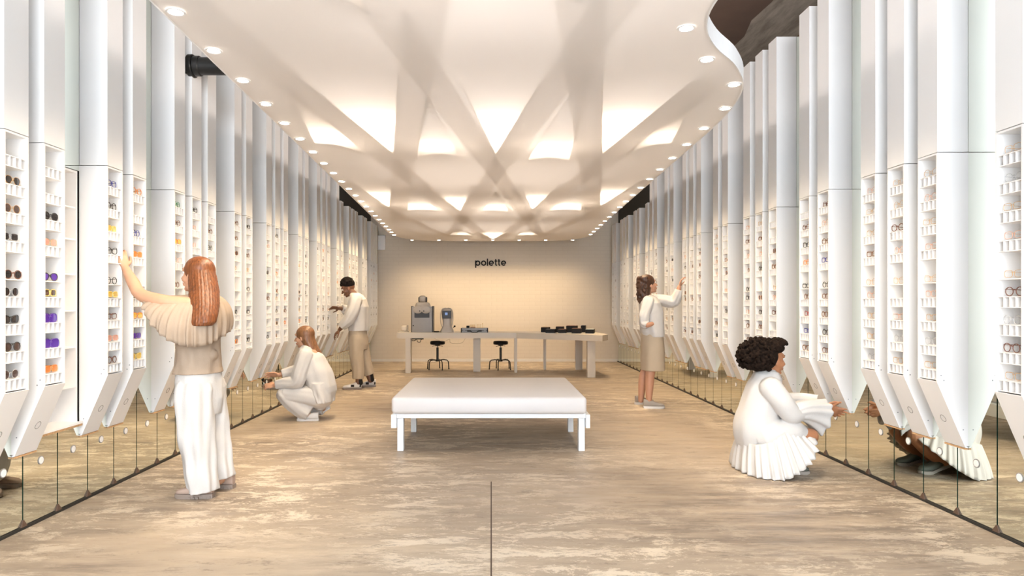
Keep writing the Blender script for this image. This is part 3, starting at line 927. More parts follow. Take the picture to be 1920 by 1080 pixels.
# wide fill lamps added under the cover to lift the membrane's glow; light bars on top
for v, wdt in ((1.9, 1.2), (3.6, 1.8), (5.3, 1.9), (7.0, 2.0), (8.7, 2.0)):
    ld = bpy.data.lights.new('fill_lamp', 'AREA'); ld.shape = 'RECTANGLE'; ld.size = wdt*1.2; ld.size_y = 1.6
    ld.energy = P_FILL*wdt/2; ld.color = (1.0, 0.95, 0.93) if v < 4 else (1.0, 0.90, 0.80)
    l = bpy.data.objects.new('fill_lamp', ld); link(l, can); l.location = (0, v*HC-7, LIDZ-0.01)
for s in (-1, 1):
    for y in (4.6, 8.0, 11.4):
        br = bmesh.new(); bx(br, -0.03, 0.03, -1.5, 1.5, 0, 0.05)
        lb = obj('light_bar', br, M['canopy_rim'], can, loc=(s*1.0, y-7, LIDZ+0.002))
        ld = bpy.data.lights.new('bar_lamp', 'AREA'); ld.shape = 'RECTANGLE'; ld.size = 0.05; ld.size_y = 2.9
        ld.energy = P_TRACK; ld.color = (1.0, 0.88, 0.80)
        l = bpy.data.objects.new('bar_lamp', ld); link(l, lb); l.location = (s*0.035, 0, 0.03)
        l.rotation_euler = (0, -s*math.radians(116), 0)

# ------------------------------------------------------------------ pipe
pp = empty('pipe', (-WL, 5.72, 3.36), 'thick black pipe coming out of the left wall above the canopy', 'pipe')
b = bmesh.new(); 
rings = [[Vector((x, r*math.cos(2*PI*j/28), r*math.sin(2*PI*j/28))) for j in range(28)] for x, r in ((0.02, 0.075), (2.3, 0.075))]
skin_rings(b, rings); obj('tube', b, M['pipe'], pp, smooth=40)
b = bmesh.new()
for x0, x1, r in ((0.155, 0.20, 0.098), (0.20, 0.255, 0.085)):
    rings = [[Vector((x, rr*math.cos(2*PI*j/28), rr*math.sin(2*PI*j/28))) for j in range(28)] for x, rr in ((x0, r-0.006), (x0+0.006, r), (x1-0.006, r), (x1, r-0.006))]
    skin_rings(b, rings)
obj('flange', b, M['pipe'], pp, smooth=40)

# ------------------------------------------------------------------ sign
SW, SR = 0.027, 0.047                       # stroke and bowl radius (to stroke centre)
def strokes(bm, pts, wd=SW, d=0.02):
    """flat bar of constant width along a path in x,z"""
    pts = [Vector((p[0], 0, p[1])) for p in pts]
    L_, R_ = [], []
    for k, p in enumerate(pts):
        t = (pts[min(k+1, len(pts)-1)]-pts[max(k-1, 0)]).normalized(); n_ = Vector((-t.z, 0, t.x))*wd/2
        L_.append(p+n_); R_.append(p-n_)
    rings = [[l, r, r+Vector((0, d, 0)), l+Vector((0, d, 0))] for l, r in zip(L_, R_)]
    skin_rings(bm, rings)
def arc(cx, a0, a1, n=26): return [(cx+SR*math.cos(math.radians(a0+(a1-a0)*k/n)), SR+SW/2+SR*math.sin(math.radians(a0+(a1-a0)*k/n))) for k in range(n+1)]
def letter(ch, x, bm):
    if ch in 'po':
        cx = x+SR+SW/2; strokes(bm, arc(cx, 0, 360, 36))
        if ch == 'p': strokes(bm, [(x+SW/2, -0.045), (x+SW/2, 2*SR+SW)])
        return 2*SR+SW
    if ch == 'l': strokes(bm, [(x+SW/2, 0), (x+SW/2, 0.165)]); return SW
    if ch == 'e':
        cx = x+SR+SW/2; strokes(bm, arc(cx, 0, 318, 32)); strokes(bm, [(cx-SR, SR+SW/2-0.002), (cx+SR+SW/2, SR+SW/2-0.002)], 0.021); return 2*SR+SW
    if ch == 't':
        strokes(bm, [(x+0.026, 0.153), (x+0.026, 0.034), (x+0.030, 0.019), (x+0.042, 0.0135), (x+0.058, 0.0135)]); strokes(bm, [(x, 0.108), (x+0.060, 0.108)], 0.023); return 0.060
sb = bmesh.new(); x_ = 0.0
for ch in 'polette': x_ += letter(ch, x_, sb)+0.0135
bmesh.ops.translate(sb, verts=sb.verts[:], vec=(-x_/2, 0, 0))
o = obj('wall_sign', sb, M['black'], loc=(-0.005, YB-0.022, 2.195))
tag(o, 'black lowercase lettering sign mounted on the back wall', 'sign')

# ------------------------------------------------------------------ bench
be = empty('daybed_bench', (0, 6.6, 0), 'large white upholstered daybed bench with square legs in the middle of the floor', 'bench')
b = bmesh.new(); bx(b, -0.884, 0.846, 5.89-6.6, 7.50-6.6, 0.345, 0.495, bev=0.03)
me = mesh_from(b, 'mattress', M['cushion'], 180)
o = obj('mattress', me, parent=be)
b = bmesh.new(); bx(b, -0.875, 0.845, 5.95-6.6, 7.42-6.6, 0.300, 0.345, bev=0.004); obj('platform', b, M['bench_white'], be)
for x0, x1 in ((-0.892, -0.843), (0.843, 0.880)):
    b = bmesh.new(); bx(b, x0, x1, 5.93-6.6, 7.40-6.6, 0.215, 0.335, bev=0.003); obj('side_rail', b, M['bench_white'], be)
for x, y in ((-0.815, 6.02), (0.812, 6.02), (-0.80, 6.91), (0.82, 6.91)):
    b = bmesh.new(); bx(b, x-0.028, x+0.028, y-6.6-0.04, y-6.6+0.04, 0, 0.30, bev=0.003); obj('leg', b, M['bench_white'], be)

# ------------------------------------------------------------------ table
tb = empty('work_table', (0, 13.0, 0), 'long cream table with thick top and square legs against the back wall', 'table')
top = [(-1.80, 12.73), (0.48, 12.73), (1.95, 11.68), (2.12, 12.1), (1.98, 13.52), (-1.80, 13.52)]
b = bmesh.new(); prism(b, [(x, y-13) for x, y in top], 0.665, 0.77)
obj('tabletop', b, M['table'], tb)
for x, y, wx, wy in ((-1.59, 12.84, 0.10, 0.20), (-0.28, 13.05, 0.14, 0.10), (0.47, 12.86, 0.055, 0.14), (1.075, 13.40, 0.05, 0.10), (1.765, 13.44, 0.14, 0.10), (1.80, 12.04, 0.145, 0.14)):
    b = bmesh.new(); bx(b, x-wx/2, x+wx/2, y-13-wy/2, y-13+wy/2, 0, 0.666, bev=0.002); obj('leg', b, M['table'], tb)

# stools
def stool_parts():
    P_ = []
    b = bmesh.new(); lathe(b, [(0.0, 0.50), (0.12, 0.50), (0.145, 0.507), (0.150, 0.53), (0.147, 0.56), (0.13, 0.572), (0.0, 0.575)], n=28); P_.append(('seat', mesh_from(b, 'seat', M['black'], 50)))
    b = bmesh.new(); lathe(b, [(0.0, 0.47), (0.02, 0.47), (0.05, 0.485), (0.07, 0.502), (0, 0.502)], n=20)
    tube(b, [(-0.105, 0, 0.466), (-0.05, 0, 0.474), (0.05, 0, 0.474), (0.105, 0, 0.466)], 0.005, 8); P_.append(('mechanism', mesh_from(b, 'mechanism', M['black_metal'], 50)))
    b = bmesh.new(); lathe(b, [(0.0, 0.43), (0.012, 0.43), (0.012, 0.475), (0, 0.475)], n=14); P_.append(('piston', mesh_from(b, 'piston', M['silver'], 50)))
    b = bmesh.new(); lathe(b, [(0.0, 0.17), (0.024, 0.17), (0.024, 0.44), (0, 0.44)], n=18); lathe(b, [(0, 0.16), (0.04, 0.16), (0.04, 0.20), (0, 0.20)], n=18); P_.append(('column', mesh_from(b, 'column', M['black_metal'], 50)))
    legs = []
    for i in range(5):
        a = 2*PI*i/5+0.2
        d = Vector((math.cos(a), math.sin(a), 0))
        b = bmesh.new()
        tube(b, [d*0.03+Vector((0, 0, 0.185)), d*0.12+Vector((0, 0, 0.195)), d*0.19+Vector((0, 0, 0.185)), d*0.218+Vector((0, 0, 0.155)), d*0.225+Vector((0, 0, 0.10)), d*0.230+Vector((0, 0, 0.0))], 0.011, 8)
        lathe(b, [(0, 0), (0.015, 0), (0.013, 0.02), (0, 0.02)], c=(d.x*0.230, d.y*0.230, 0.0), n=10)
        legs.append(mesh_from(b, 'leg', M['black_metal'], 50))
    return P_, legs
sp, sl = stool_parts()
for px, y, wh in ((820.5, 13.50, 'below the grey machines on the table'), (938.7, 13.50, 'right of the two, beneath the table middle')):
    x = (px-CXP)*y/F
    o = empty('rolling_stool', (x, y-0.02, 0), f'black round stool with curved legs, {wh}', 'stool', 'black stools under the table', rz=0.0 if px < 900 else 0.5)
    for nme, me in sp: obj(nme, me, parent=o)
    for me in sl: obj('leg', me, parent=o)

TZ = 0.77
def tp(px, y): return (px-CXP)*y/F
# big grey phoropter machine
y = 13.05; x = tp(792.5, y)
mc = empty('eye_test_machine', (x, y, TZ), 'large grey upright eye testing machine with round lens heads on the table', 'machine')
b = bmesh.new(); bx(b, -0.195, 0.195, -0.13, 0.16, 0.0, 0.50, bev=0.012); obj('housing', b, M['grey_dev'], mc, smooth=40)
for s in (-1, 1):
    b = bmesh.new(); bx(b, s*0.195, s*0.215, -0.10, 0.17, 0.0, 0.51, bev=0.006); obj('side_panel', b, M['dark_dev'], mc)
b = bmesh.new(); bx(b, -0.145, 0.145, -0.140, -0.128, 0.285, 0.41, bev=0.004); obj('recess', b, M['dark_dev'], mc)
b = bmesh.new()
lathe(b, [(0, 0.45), (0.15, 0.45), (0.155, 0.52), (0.13, 0.57), (0.08, 0.585), (0, 0.59)], c=(0, 0.02, 0), n=28); obj('shoulder', b, M['cream_dev'], mc, smooth=50)
for s in (-1, 1):
    b = bmesh.new()
    rings = [[Vector((s*0.078+r*math.cos(2*PI*j/28), yy, 0.435+0.78*r*math.sin(2*PI*j/28))) for j in range(28)] for r, yy in ((0.002, -0.185), (0.07, -0.185), (0.088, -0.178), (0.088, -0.14), (0.07, -0.13))]
    skin_rings(b, rings); o = obj('lens_head', b, M['cream_dev'], mc, smooth=50)
    b = bmesh.new(); lathe(b, [(0, 0), (0.012, 0), (0.012, 0.004), (0, 0.004)], n=16)
    bmesh.ops.rotate(b, verts=b.verts[:], cent=(0, 0, 0), matrix=Matrix.Rotation(PI/2, 3, 'X'))
    obj('aperture', b, M['dark_dev'], o, loc=(s*0.04, -0.185, 0.415), smooth=40)
b = bmesh.new(); bx(b, -0.085, 0.085, -0.02, 0.10, 0.585, 0.69, bev=0.02); obj('top_head', b, M['dark_dev'], mc, smooth=40)
b = bmesh.new(); bx(b, -0.062, 0.062, -0.035, 0.0, 0.58, 0.715, bev=0.03); obj('head_cover', b, M['cream_dev'], mc, smooth=50)
b = bmesh.new(); lathe(b, [(0, 0), (0.011, 0), (0.009, 0.008), (0, 0.008)], n=12)
bmesh.ops.rotate(b, verts=b.verts[:], cent=(0, 0, 0), matrix=Matrix.Rotation(PI/2, 3, 'X')); obj('knob', b, M['black'], mc, loc=(-0.17, -0.13, 0.13), smooth=40)
# smaller autorefractor
y = 13.05; x = tp(838.5, y)
ar = empty('autorefractor', (x, y, TZ), 'small cream desktop eye scanner with dark screen on the table', 'machine')
b = bmesh.new()
skin_rings(b, [[Vector((w_/2*math.copysign(abs(math.cos(2*PI*j/24))**0.5, math.cos(2*PI*j/24)), d_*math.copysign(abs(math.sin(2*PI*j/24))**0.5, math.sin(2*PI*j/24)), z)) for j in range(24)]
    for w_, d_, z in ((0.27, 0.15, 0), (0.27, 0.15, 0.02), (0.22, 0.13, 0.07), (0.17, 0.11, 0.12), (0.17, 0.10, 0.22), (0.21, 0.11, 0.30), (0.22, 0.11, 0.40), (0.18, 0.10, 0.45), (0.10, 0.07, 0.47))])
obj('housing', b, M['cream_dev'], ar, smooth=50)
b = bmesh.new(); bx(b, -0.085, 0.085, -0.122, -0.105, 0.27, 0.42, bev=0.006); s_ = obj('screen', b, M['dark_dev'], ar)
b = bmesh.new(); bx(b, -0.035, 0.015, -0.1245, -0.1215, 0.335, 0.385); obj('display_glow', b, M['screen'], s_)
for s in (-1, 1):
    b = bmesh.new(); tube(b, catmull([(s*0.085, -0.12, 0.10), (s*0.115, -0.13, 0.20), (s*0.118, -0.13, 0.36), (s*0.09, -0.12, 0.45), (s*0.02, -0.11, 0.475)], 4), 0.009, 8); obj('headrest_bar', b, M['cream_dev'], ar, smooth=60)
b = bmesh.new(); bx(b, 0.13, 0.165, -0.05, 0.0, 0.10, 0.13, bev=0.006); tube(b, [(0.12, -0.02, 0.09), (0.15, -0.02, 0.11)], 0.008); obj('joystick', b, M['black'], ar)
# small white device
y = 13.0; x = tp(757, y)
sd = empty('desk_printer', (x, y, TZ), 'small white rounded device at the left end of the table', 'device')
b = bmesh.new(); bx(b, -0.10, 0.10, -0.08, 0.08, 0, 0.018, bev=0.006); obj('base', b, M['cream_dev'], sd, smooth=40)
b = bmesh.new(); bx(b, -0.045, 0.065, -0.05, 0.06, 0.018, 0.13, bev=0.028); obj('body', b, M['table'], sd, smooth=50)
b = bmesh.new(); bx(b, 0.066, 0.082, -0.05, 0.06, 0.018, 0.135, bev=0.006); obj('side_cover', b, M['cream_dev'], sd, smooth=40)
# power block with cable between machines
b = bmesh.new(); bx(b, -0.05, 0.05, -0.03, 0.03, 0, 0.022, bev=0.004); tube(b, [(0.05, 0, 0.01), (0.09, 0.02, 0.008), (0.12, 0.04, 0.006)], 0.006)
o = obj('power_adapter', b, M['black'], loc=(tp(820, 13.0)-0.02, 13.0, TZ)); tag(o, 'black power adapter lying between the two eye machines', 'adapter')
# trial lens case
y = 12.98; x = tp(890, y)
lc_ = empty('trial_lens_case', (x, y, TZ), 'silver metal case with black handle standing in the middle of the table', 'case')
b = bmesh.new(); bx(b, -0.26, 0.26, -0.16, 0.16, 0, 0.085, bev=0.004); obj('shell', b, M['silver'], lc_)
b = bmesh.new()
for x0 in (-0.262, 0.242): bx(b, x0, x0+0.02, -0.163, -0.14, 0.0, 0.088)
bx(b, -0.262, 0.262, -0.163, -0.158, 0.038, 0.046)
obj('edge_trim', b, M['black'], lc_)
b = bmesh.new(); tube(b, catmull([(-0.14, -0.165, 0.03), (-0.07, -0.175, 0.028), (-0.05, -0.185, 0.012), (0.05, -0.185, 0.012), (0.07, -0.175, 0.028), (0.14, -0.165, 0.03)], 3), 0.009, 8); obj('handle', b, M['black'], lc_, smooth=50)
for s in (-1, 1):
    b = bmesh.new(); bx(b, s*0.20-0.02, s*0.20+0.02, -0.168, -0.158, 0.02, 0.06, bev=0.002); obj('latch', b, M['silver'], lc_)
# objects on the case
b = bmesh.new(); bx(b, -0.03, 0.03, -0.03, 0.03, 0, 0.045, bev=0.003); o = obj('small_box', b, M['black'], loc=(x-0.13, y-0.02, TZ+0.085)); tag(o, 'small black box on the left of the silver case', 'box')
b = bmesh.new()
for i in range(9): lathe(b, [(0, 0), (0.018, 0), (0.018, 0.003), (0, 0.003)], n=12)
b.free()
b = bmesh.new(); bx(b, -0.05, 0.05, -0.05, 0.05, 0, 0.012)
rk = empty('lens_rack', (x-0.035, y, TZ+0.085), 'small wooden rack of brass rimmed test lenses on the silver case', 'rack')
obj('base', b, M['wood_dark'], rk)
for i in range(7):
    b = bmesh.new()
    pts = [Vector((0, 0.019*math.cos(2*PI*j/16), 0.036+0.019*math.sin(2*PI*j/16))) for j in range(16)]
    tube(b, pts, 0.0025, 6, closed=True); tube(b, [(0, 0, 0.055), (0, 0, 0.068)], 0.002, 5)
    obj('test_lens', b, M['brass'], rk, loc=(-0.042+0.014*i, 0, 0), smooth=60)
for i, dx in enumerate((0.05, 0.085, 0.12, 0.155)):
    b = bmesh.new(); lathe(b, [(0, 0), (0.014, 0), (0.014, 0.004), (0.003, 0.006), (0.0025, 0.055 if i != 3 else 0.075), (0.006, 0.058 if i != 3 else 0.078), (0.006, 0.068 if i != 3 else 0.09), (0, 0.07 if i != 3 else 0.09)], n=12)
    o = obj('lens_holder', b, M['brass'], loc=(x+dx, y, TZ+0.085), smooth=50)
    tag(o, ('taller thin' if i == 3 else 'short thin')+' upright brass holder on the silver case, '+['first', 'second', 'third', 'last'][i]+' from the lens rack', 'holder', 'brass holders on the silver case')
# dark trays with wooden lids
def tray(px, y, w_, d_, h, nm, label, topm):
    x = tp(px, y)
    o = empty('lens_tray', (x, y, TZ), label, 'tray', 'dark trays on the table', rz=-0.25)
    h *= 1.3
    b = bmesh.new(); bx(b, -w_/2, w_/2, -d_/2, d_/2, 0.006, h, bev=0.003); obj('box', b, M['black'], o)
    b = bmesh.new(); bx(b, -w_/2+0.004, w_/2-0.004, -d_/2+0.006, d_/2-0.006, h, h+0.006); obj('insert', b, topm, o)
    b = bmesh.new(); bx(b, -w_/2+0.01, w_/2-0.006, -d_/2+0.004, d_/2, 0.0, 0.006); obj('foot_board', b, M['card'], o)
for px, y_, w_, d_, h, lab, tm in (
    (1023, 12.95, 0.15, 0.20, 0.075, 'small dark tray, back one of the leftmost pair', M['ply']), (1033, 12.60, 0.175, 0.20, 0.055, 'low black tray on pale board, front one of the leftmost pair', M['dark_dev']),
    (1050, 12.92, 0.14, 0.20, 0.085, 'dark tray with reddish top, back one of the second pair', M['wood_dark']), (1055, 12.58, 0.145, 0.20, 0.055, 'black tray with reddish top, front one of the second pair', M['wood_dark']),
    (1072.5, 12.85, 0.20, 0.22, 0.10, 'tallest reddish brown tray, back one of the third pair', M['wood_dark']), (1081.5, 12.48, 0.165, 0.24, 0.07, 'reddish topped black tray, front one of the third pair', M['wood_dark']),
    (1094, 12.95, 0.08, 0.20, 0.10, 'narrow black tray, back one of the rightmost pair', M['dark_dev']), (1106.5, 12.48, 0.155, 0.24, 0.06, 'black tray with grey top, front one of the rightmost pair', M['card'])):
    tray(px, y_, w_, d_, h, 'tray', lab, tm)
# cables under the table
cb = empty('cable_tray', (tp(783, 12.95), 12.95, 0.64), 'black cable strip hanging under the left of the tabletop', 'cable tray')
b = bmesh.new(); bx(b, -0.115, 0.115, -0.03, 0.03, -0.006, 0.024); obj('strip', b, M['black'], cb)
b = bmesh.new()
tube(b, catmull([(-0.11, 0, 0), (-0.11, 0, -0.03), (-0.05, 0, -0.03), (-0.02, 0, 0.0), (0.0, 0, -0.055), (0.05, 0, -0.06), (0.07, 0, -0.01), (0.12, 0, 0.0)], 5), 0.006, 6); obj('cable', b, M['black'], cb, smooth=60)
b = bmesh.new(); x = tp(838, 13.1)
tube(b, catmull([(-0.22, 0, 0.03), (-0.13, 0, -0.02), (0.0, 0, -0.045), (0.10, 0, -0.005), (0.12, 0, -0.07), (0.22, 0, -0.09), (0.35, 0, -0.07), (0.42, 0, 0.03)], 5), 0.004, 6)
o = obj('cable', b, mat('pale_cable', (0.55, 0.48, 0.40), 0.5), loc=(x-0.05, 13.1, 0.632), smooth=60); tag(o, 'thin pale cable looping under the table above the left stool', 'cable')
# box high on the back wall
b = bmesh.new(); bx(b, -0.09, 0.09, -0.10, 0.0, 0, 0.34, bev=0.01); o = obj('wall_box', b, M['white'], loc=(tp(716, YB), YB, 2.55)); tag(o, 'white rectangular box mounted high on the back wall at left', 'box')

#PEOPLE
# ------------------------------------------------------------------ people
class Px:
    def __init__(s, Y): s.Y = Y; s.k = Y/F
    def __call__(s, px, py, dy=0.0):
        """a point at the figure's own distance; dy is a real offset in depth"""
        return Vector(((px-CXP)*s.k, s.Y+dy, CH-(py-CYP)*s.k))

def fold_f(n, amp, ph):
    return lambda a: amp*(math.sin(n*a+ph)+0.5*math.sin((n*1.7//1)*a+ph*2.3))
def ering(c, U, V, a, b, n=48, fn=0, fa=0.0, ph=0.0, pw=1.0):
    out = []
    for j in range(n):
        t = 2*PI*j/n
        k = 1.0
        d = fa*(math.sin(fn*t+ph)+0.45*math.sin(int(fn*1.6)*t+ph*2.1)) if fa else 0
        ct, st = math.cos(t), math.sin(t)
        if pw != 1.0: ct = math.copysign(abs(ct)**pw, ct); st = math.copysign(abs(st)**pw, st)
        out.append(c+U*(a+d)*ct+V*(b+d)*st)
    return out
def vloft(bm, rings, n=48, U=Vector((1, 0, 0)), V=Vector((0, 1, 0))):
    """stack of level rings: (centre, a, b[, folds, amp, phase])"""
    rr = []
    for r in rings:
        c, a, b_ = r[:3]; fn, fa, ph = (list(r[3:])+[0, 0, 0])[:3]
        rr.append(ering(c, U, V, a, b_, n, fn, fa, ph))
    skin_rings(bm, rr)
def limb(bm, pts, rad, n=20, sub=5, ecc=None, fn=0, fa=0.0, flat=False):
    """tapered bent limb with rounded ends"""
    k = len(pts)
    P = catmull(pts, sub)
    R = []
    for i in range(k-1):
        for j in range(sub): 
            t = j/sub; t = t*t*(3-2*t); R.append(rad[i]*(1-t)+rad[i+1]*t)
    R.append(rad[-1])
    fr = frames(P)
    t0, t1 = fr[0][0], fr[-1][0]
    PP, RR, FF = [], [], []
    for q in (0.98, 0.75, 0.4): PP.append(P[0]-t0*R[0]*q); RR.append(R[0]*math.sqrt(max(0.02, 1-q*q))); FF.append(fr[0])
    PP += P; RR += R; FF += fr
    for q in (() if flat else (0.4, 0.75, 0.98)): PP.append(P[-1]+t1*R[-1]*q); RR.append(R[-1]*math.sqrt(max(0.02, 1-q*q))); FF.append(fr[-1])
    rings = []
    for i, (p, r, f_) in enumerate(zip(PP, RR, FF)):
        ring = []
        for j in range(n):
            a = 2*PI*j/n
            d = fa*math.sin(fn*a+0.12*i)*0.75+fa*0.35*math.sin(i*0.9+1.3*math.sin(a)+a)+fa*0.4*math.sin((fn+4)*a-0.3*i) if fa else 0
            ring.append(p+(f_[1]*math.cos(a)+f_[2]*math.sin(a)*(ecc or 1.0))*(r+d))
        rings.append(ring)
    skin_rings(bm, rings)

def basis(fwd, up=Vector((0, 0, 1))):
    x = Vector(fwd).normalized(); z = (Vector(up)-x*x.dot(Vector(up))).normalized(); y = z.cross(x)
    return Matrix((x, y, z)).transposed()

def head_geo(bm, c, yaw, pitch=0.0, roll=0.0, s=1.0, fem=True):
    R = Matrix.Rotation(yaw, 3, 'Z') @ Matrix.Rotation(-pitch, 3, 'Y') @ Matrix.Rotation(roll, 3, 'X')
    def E(p, r, rot=None): ellip(bm, c+R@(Vector(p)*s), tuple(q*s for q in r), R@rot if rot else R, seg=24, ring=16)
    E((-0.012, 0, 0.030), (0.098, 0.076, 0.092))
    E((0.030, 0, -0.012), (0.062, 0.062, 0.088))
    E((0.030, 0, -0.070), (0.052, 0.047, 0.044))
    E((0.066, 0, -0.098), (0.021, 0.024, 0.018))
    E((0.062, 0, 0.040), (0.033, 0.055, 0.026))
    for q in (-1, 1):
        E((0.058, q*0.038, -0.030), (0.028, 0.023, 0.026))
        E((-0.004, q*0.076, -0.012), (0.020, 0.008, 0.031), Matrix.Rotation(q*0.25, 3, 'Z'))
        E((0.079, q*0.031, 0.028), (0.012, 0.020, 0.007))
    pts = [c+R@(Vector(p)*s) for p in ((0.084, 0, 0.022), (0.097, 0, -0.004), (0.111, 0, -0.030))]
    limb(bm, pts, [0.008*s, 0.010*s, 0.0125*s], n=12, sub=3)
    for q in (-1, 1): E((0.098, q*0.011, -0.033), (0.010, 0.008, 0.008))
    E((0.090, 0, -0.060), (0.013, 0.023, 0.0065)); E((0.087, 0, -0.073), (0.013, 0.020, 0.0075))
    return R
def face_parts(par, c, R, s, iris=(0.05, 0.03, 0.02), brow=None, lip=None):
    for q in (-1, 1):
        b = bmesh.new(); ellip(b, c+R@(Vector((0.0805, q*0.031, 0.012))*s), (0.0115*s,)*3, seg=14, ring=10)
        o = obj('eye', b, M['eye_white'], par, smooth=180)
        b = bmesh.new(); ellip(b, c+R@(Vector((0.0890, q*0.031, 0.012))*s), (0.0040*s, 0.0056*s, 0.0056*s), R, seg=12, ring=8)
        obj('iris', b, M['iris'], o, smooth=180)
        if brow:
            b = bmesh.new()
            limb(b, [c+R@(Vector(p)*s) for p in ((0.0945, q*0.014, 0.036), (0.0920, q*0.032, 0.041), (0.080, q*0.050, 0.036))], [0.0028*s, 0.003*s, 0.0018*s], n=8, sub=3)
            obj('eyebrow', b, brow, par, smooth=180)
    if lip:
        b = bmesh.new(); ellip(b, c+R@(Vector((0.0945, 0, -0.0605))*s), (0.0105*s, 0.020*s, 0.0058*s), R, seg=14, ring=10)
        ellip(b, c+R@(Vector((0.092, 0, -0.0725))*s), (0.0105*s, 0.018*s, 0.0062*s), R, seg=14, ring=10)
        obj('lips', b, lip, par, smooth=180)

def hand_geo(bm, wrist, d, pn, s=1.0, side=1, curl=0.35, spread=0.10):
    """d: towards the fingertips, pn: out of the palm, side: thumb direction (+1/-1 across)"""
    d = Vector(d).normalized(); pn = Vector(pn); pn = (pn-d*pn.dot(d)).normalized(); a = d.cross(pn)*side
    Rm = Matrix((d, a, pn)).transposed()
    ellip(bm, wrist+d*0.048*s, (0.052*s, 0.039*s, 0.0145*s), Rm, seg=18, ring=12)
    ellip(bm, wrist+d*0.030*s+a*0.018*s+pn*0.006*s, (0.032*s, 0.018*s, 0.015*s), Rm, seg=14, ring=10)
    ellip(bm, wrist+d*0.004*s, (0.030*s, 0.026*s, 0.019*s), Rm, seg=14, ring=10)
    for i, (off, L_) in enumerate(((0.0285, 0.070), (0.0100, 0.079), (-0.0090, 0.073), (-0.0270, 0.057))):
        p = wrist+d*(0.088-0.004*abs(i-1))*s+a*off*s
        dd = (d+a*(off*3.2+spread*(1.5-i)/1.5*0.9)).normalized()
        pts = [p-dd*0.02*s, p]; cur = p; ang = 0
        for j, q in enumerate((0.45, 0.31, 0.24)):
            ang += curl*(0.75+0.25*i)*(0.8 if j == 0 else 1.0)
            cur = cur+(dd*math.cos(ang)+pn*math.sin(ang))*L_*q*s; pts.append(cur)
        limb(bm, pts, [0.0092*s, 0.0090*s, 0.0082*s, 0.0074*s, 0.0062*s], n=12, sub=3)
    p = wrist+d*0.020*s+a*0.026*s+pn*0.004*s
    t1 = (d*0.62+a*0.72+pn*0.30).normalized(); t2 = (d*0.86+a*0.35+pn*0.42).normalized()
    limb(bm, [p, p+t1*0.036*s, p+t1*0.036*s+t2*0.030*s, p+t1*0.036*s+t2*0.052*s], [0.0135*s, 0.0110*s, 0.0095*s, 0.0070*s], n=12, sub=3)

def skinned(name, bm, m, par, voxel=0.006, smooth=2):
    bmesh.ops.triangulate(bm, faces=[f for f in bm.faces if len(f.verts) > 4])
    me = mesh_from(bm, name, m)
    o = obj(name, me, parent=par)
    r = o.modifiers.new('remesh', 'REMESH'); r.mode = 'VOXEL'; r.voxel_size = voxel; r.use_smooth_shade = True
    if smooth:
        q = o.modifiers.new('smooth', 'SMOOTH'); q.iterations = smooth; q.factor = 0.5
    # bake the modifiers
    dg = bpy.context.evaluated_depsgraph_get(); dg.update()
    me2 = bpy.data.meshes.new_from_object(o.evaluated_get(dg)); o.modifiers.clear(); o.data = me2; me2.name = name
    me2.polygons.foreach_set('use_smooth', [True]*len(me2.polygons))
    return o

def shoe(par, heel, d, L_=0.27, m_up=None, m_sole=None, h=0.085, sole=0.028, lug=False, lab=None, lift=0.0, accent=None):
    """heel point on the floor, d = toe direction (2D), lift raises the heel"""
    d = Vector((d[0], d[1], 0)).normalized(); a = Vector((-d.y, d.x, 0)); up = Vector((0, 0, 1))
    tl = math.atan2(lift, L_*0.7)
    def P(x, y, z):
        if lift and x < L_*0.70:
            xx = (L_*0.70-x); return heel+d*(L_*0.70-xx*math.cos(tl)-z*math.sin(tl)*0)+a*y+up*(z*math.cos(tl)+xx*math.sin(tl))
        return heel+d*x+a*y+up*z
    wprof = [(0.0, 0.026), (0.04, 0.034), (0.12, 0.033), (0.19, 0.045), (0.24, 0.040), (0.268, 0.022), (0.275, 0.006)]
    k = L_/0.275
    b = bmesh.new(); rings = []
    for x, w_ in wprof:
        x *= k; w_ *= k*1.06
        rings.append([P(x, w_, sole), P(x, -w_, sole), P(x, -w_*0.97, 0.0+ (0.006 if x > 0.25 else 0)), P(x, w_*0.97, 0.0+(0.006 if x > 0.25 else 0))])
    skin_rings(b, rings)
    if lug:
        for i in range(9):
            x = (0.015+0.028*i)*k; box(b, P(x, 0, 0.006), (0.012, 0.088 if 2 < i < 8 else 0.07, 0.014), rot=basis(d))
    so = b
    hprof = [(0.004, h, 0.022), (0.035, h*1.0, 0.033), (0.075, h*0.98, 0.034), (0.11, h*0.82, 0.035), (0.15, h*0.66, 0.040), (0.20, h*0.52, 0.044), (0.24, h*0.42, 0.037), (0.262, h*0.28, 0.022), (0.270, h*0.12, 0.006)]
    b = bmesh.new(); rings = []
    for x, hh, w_ in hprof:
        x *= k; w_ *= k
        rings.append([P(x, w_*math.copysign(abs(math.cos(t))**0.7, math.cos(t)), sole-0.004+hh*0.5*(1+math.copysign(abs(math.sin(t))**0.7, math.sin(t)))) for t in [2*PI*j/18 for j in range(18)]])
    skin_rings(b, rings)
    o = obj('shoe', b, m_up, par, smooth=60)
    if lab: o['label'] = lab
    obj('sole', so, m_sole, o, smooth=30)
    if accent:
        b = bmesh.new()
        for q in (-1, 1):
            box(b, P(0.125*k, q*0.036*k, sole+h*0.35), (0.05, 0.008, 0.035), rot=basis(d))
            box(b, P(0.02*k, q*0.024*k, sole+h*0.35), (0.03, 0.012, 0.04), rot=basis(d))
        obj('side_patch', b, accent, o)
    return o

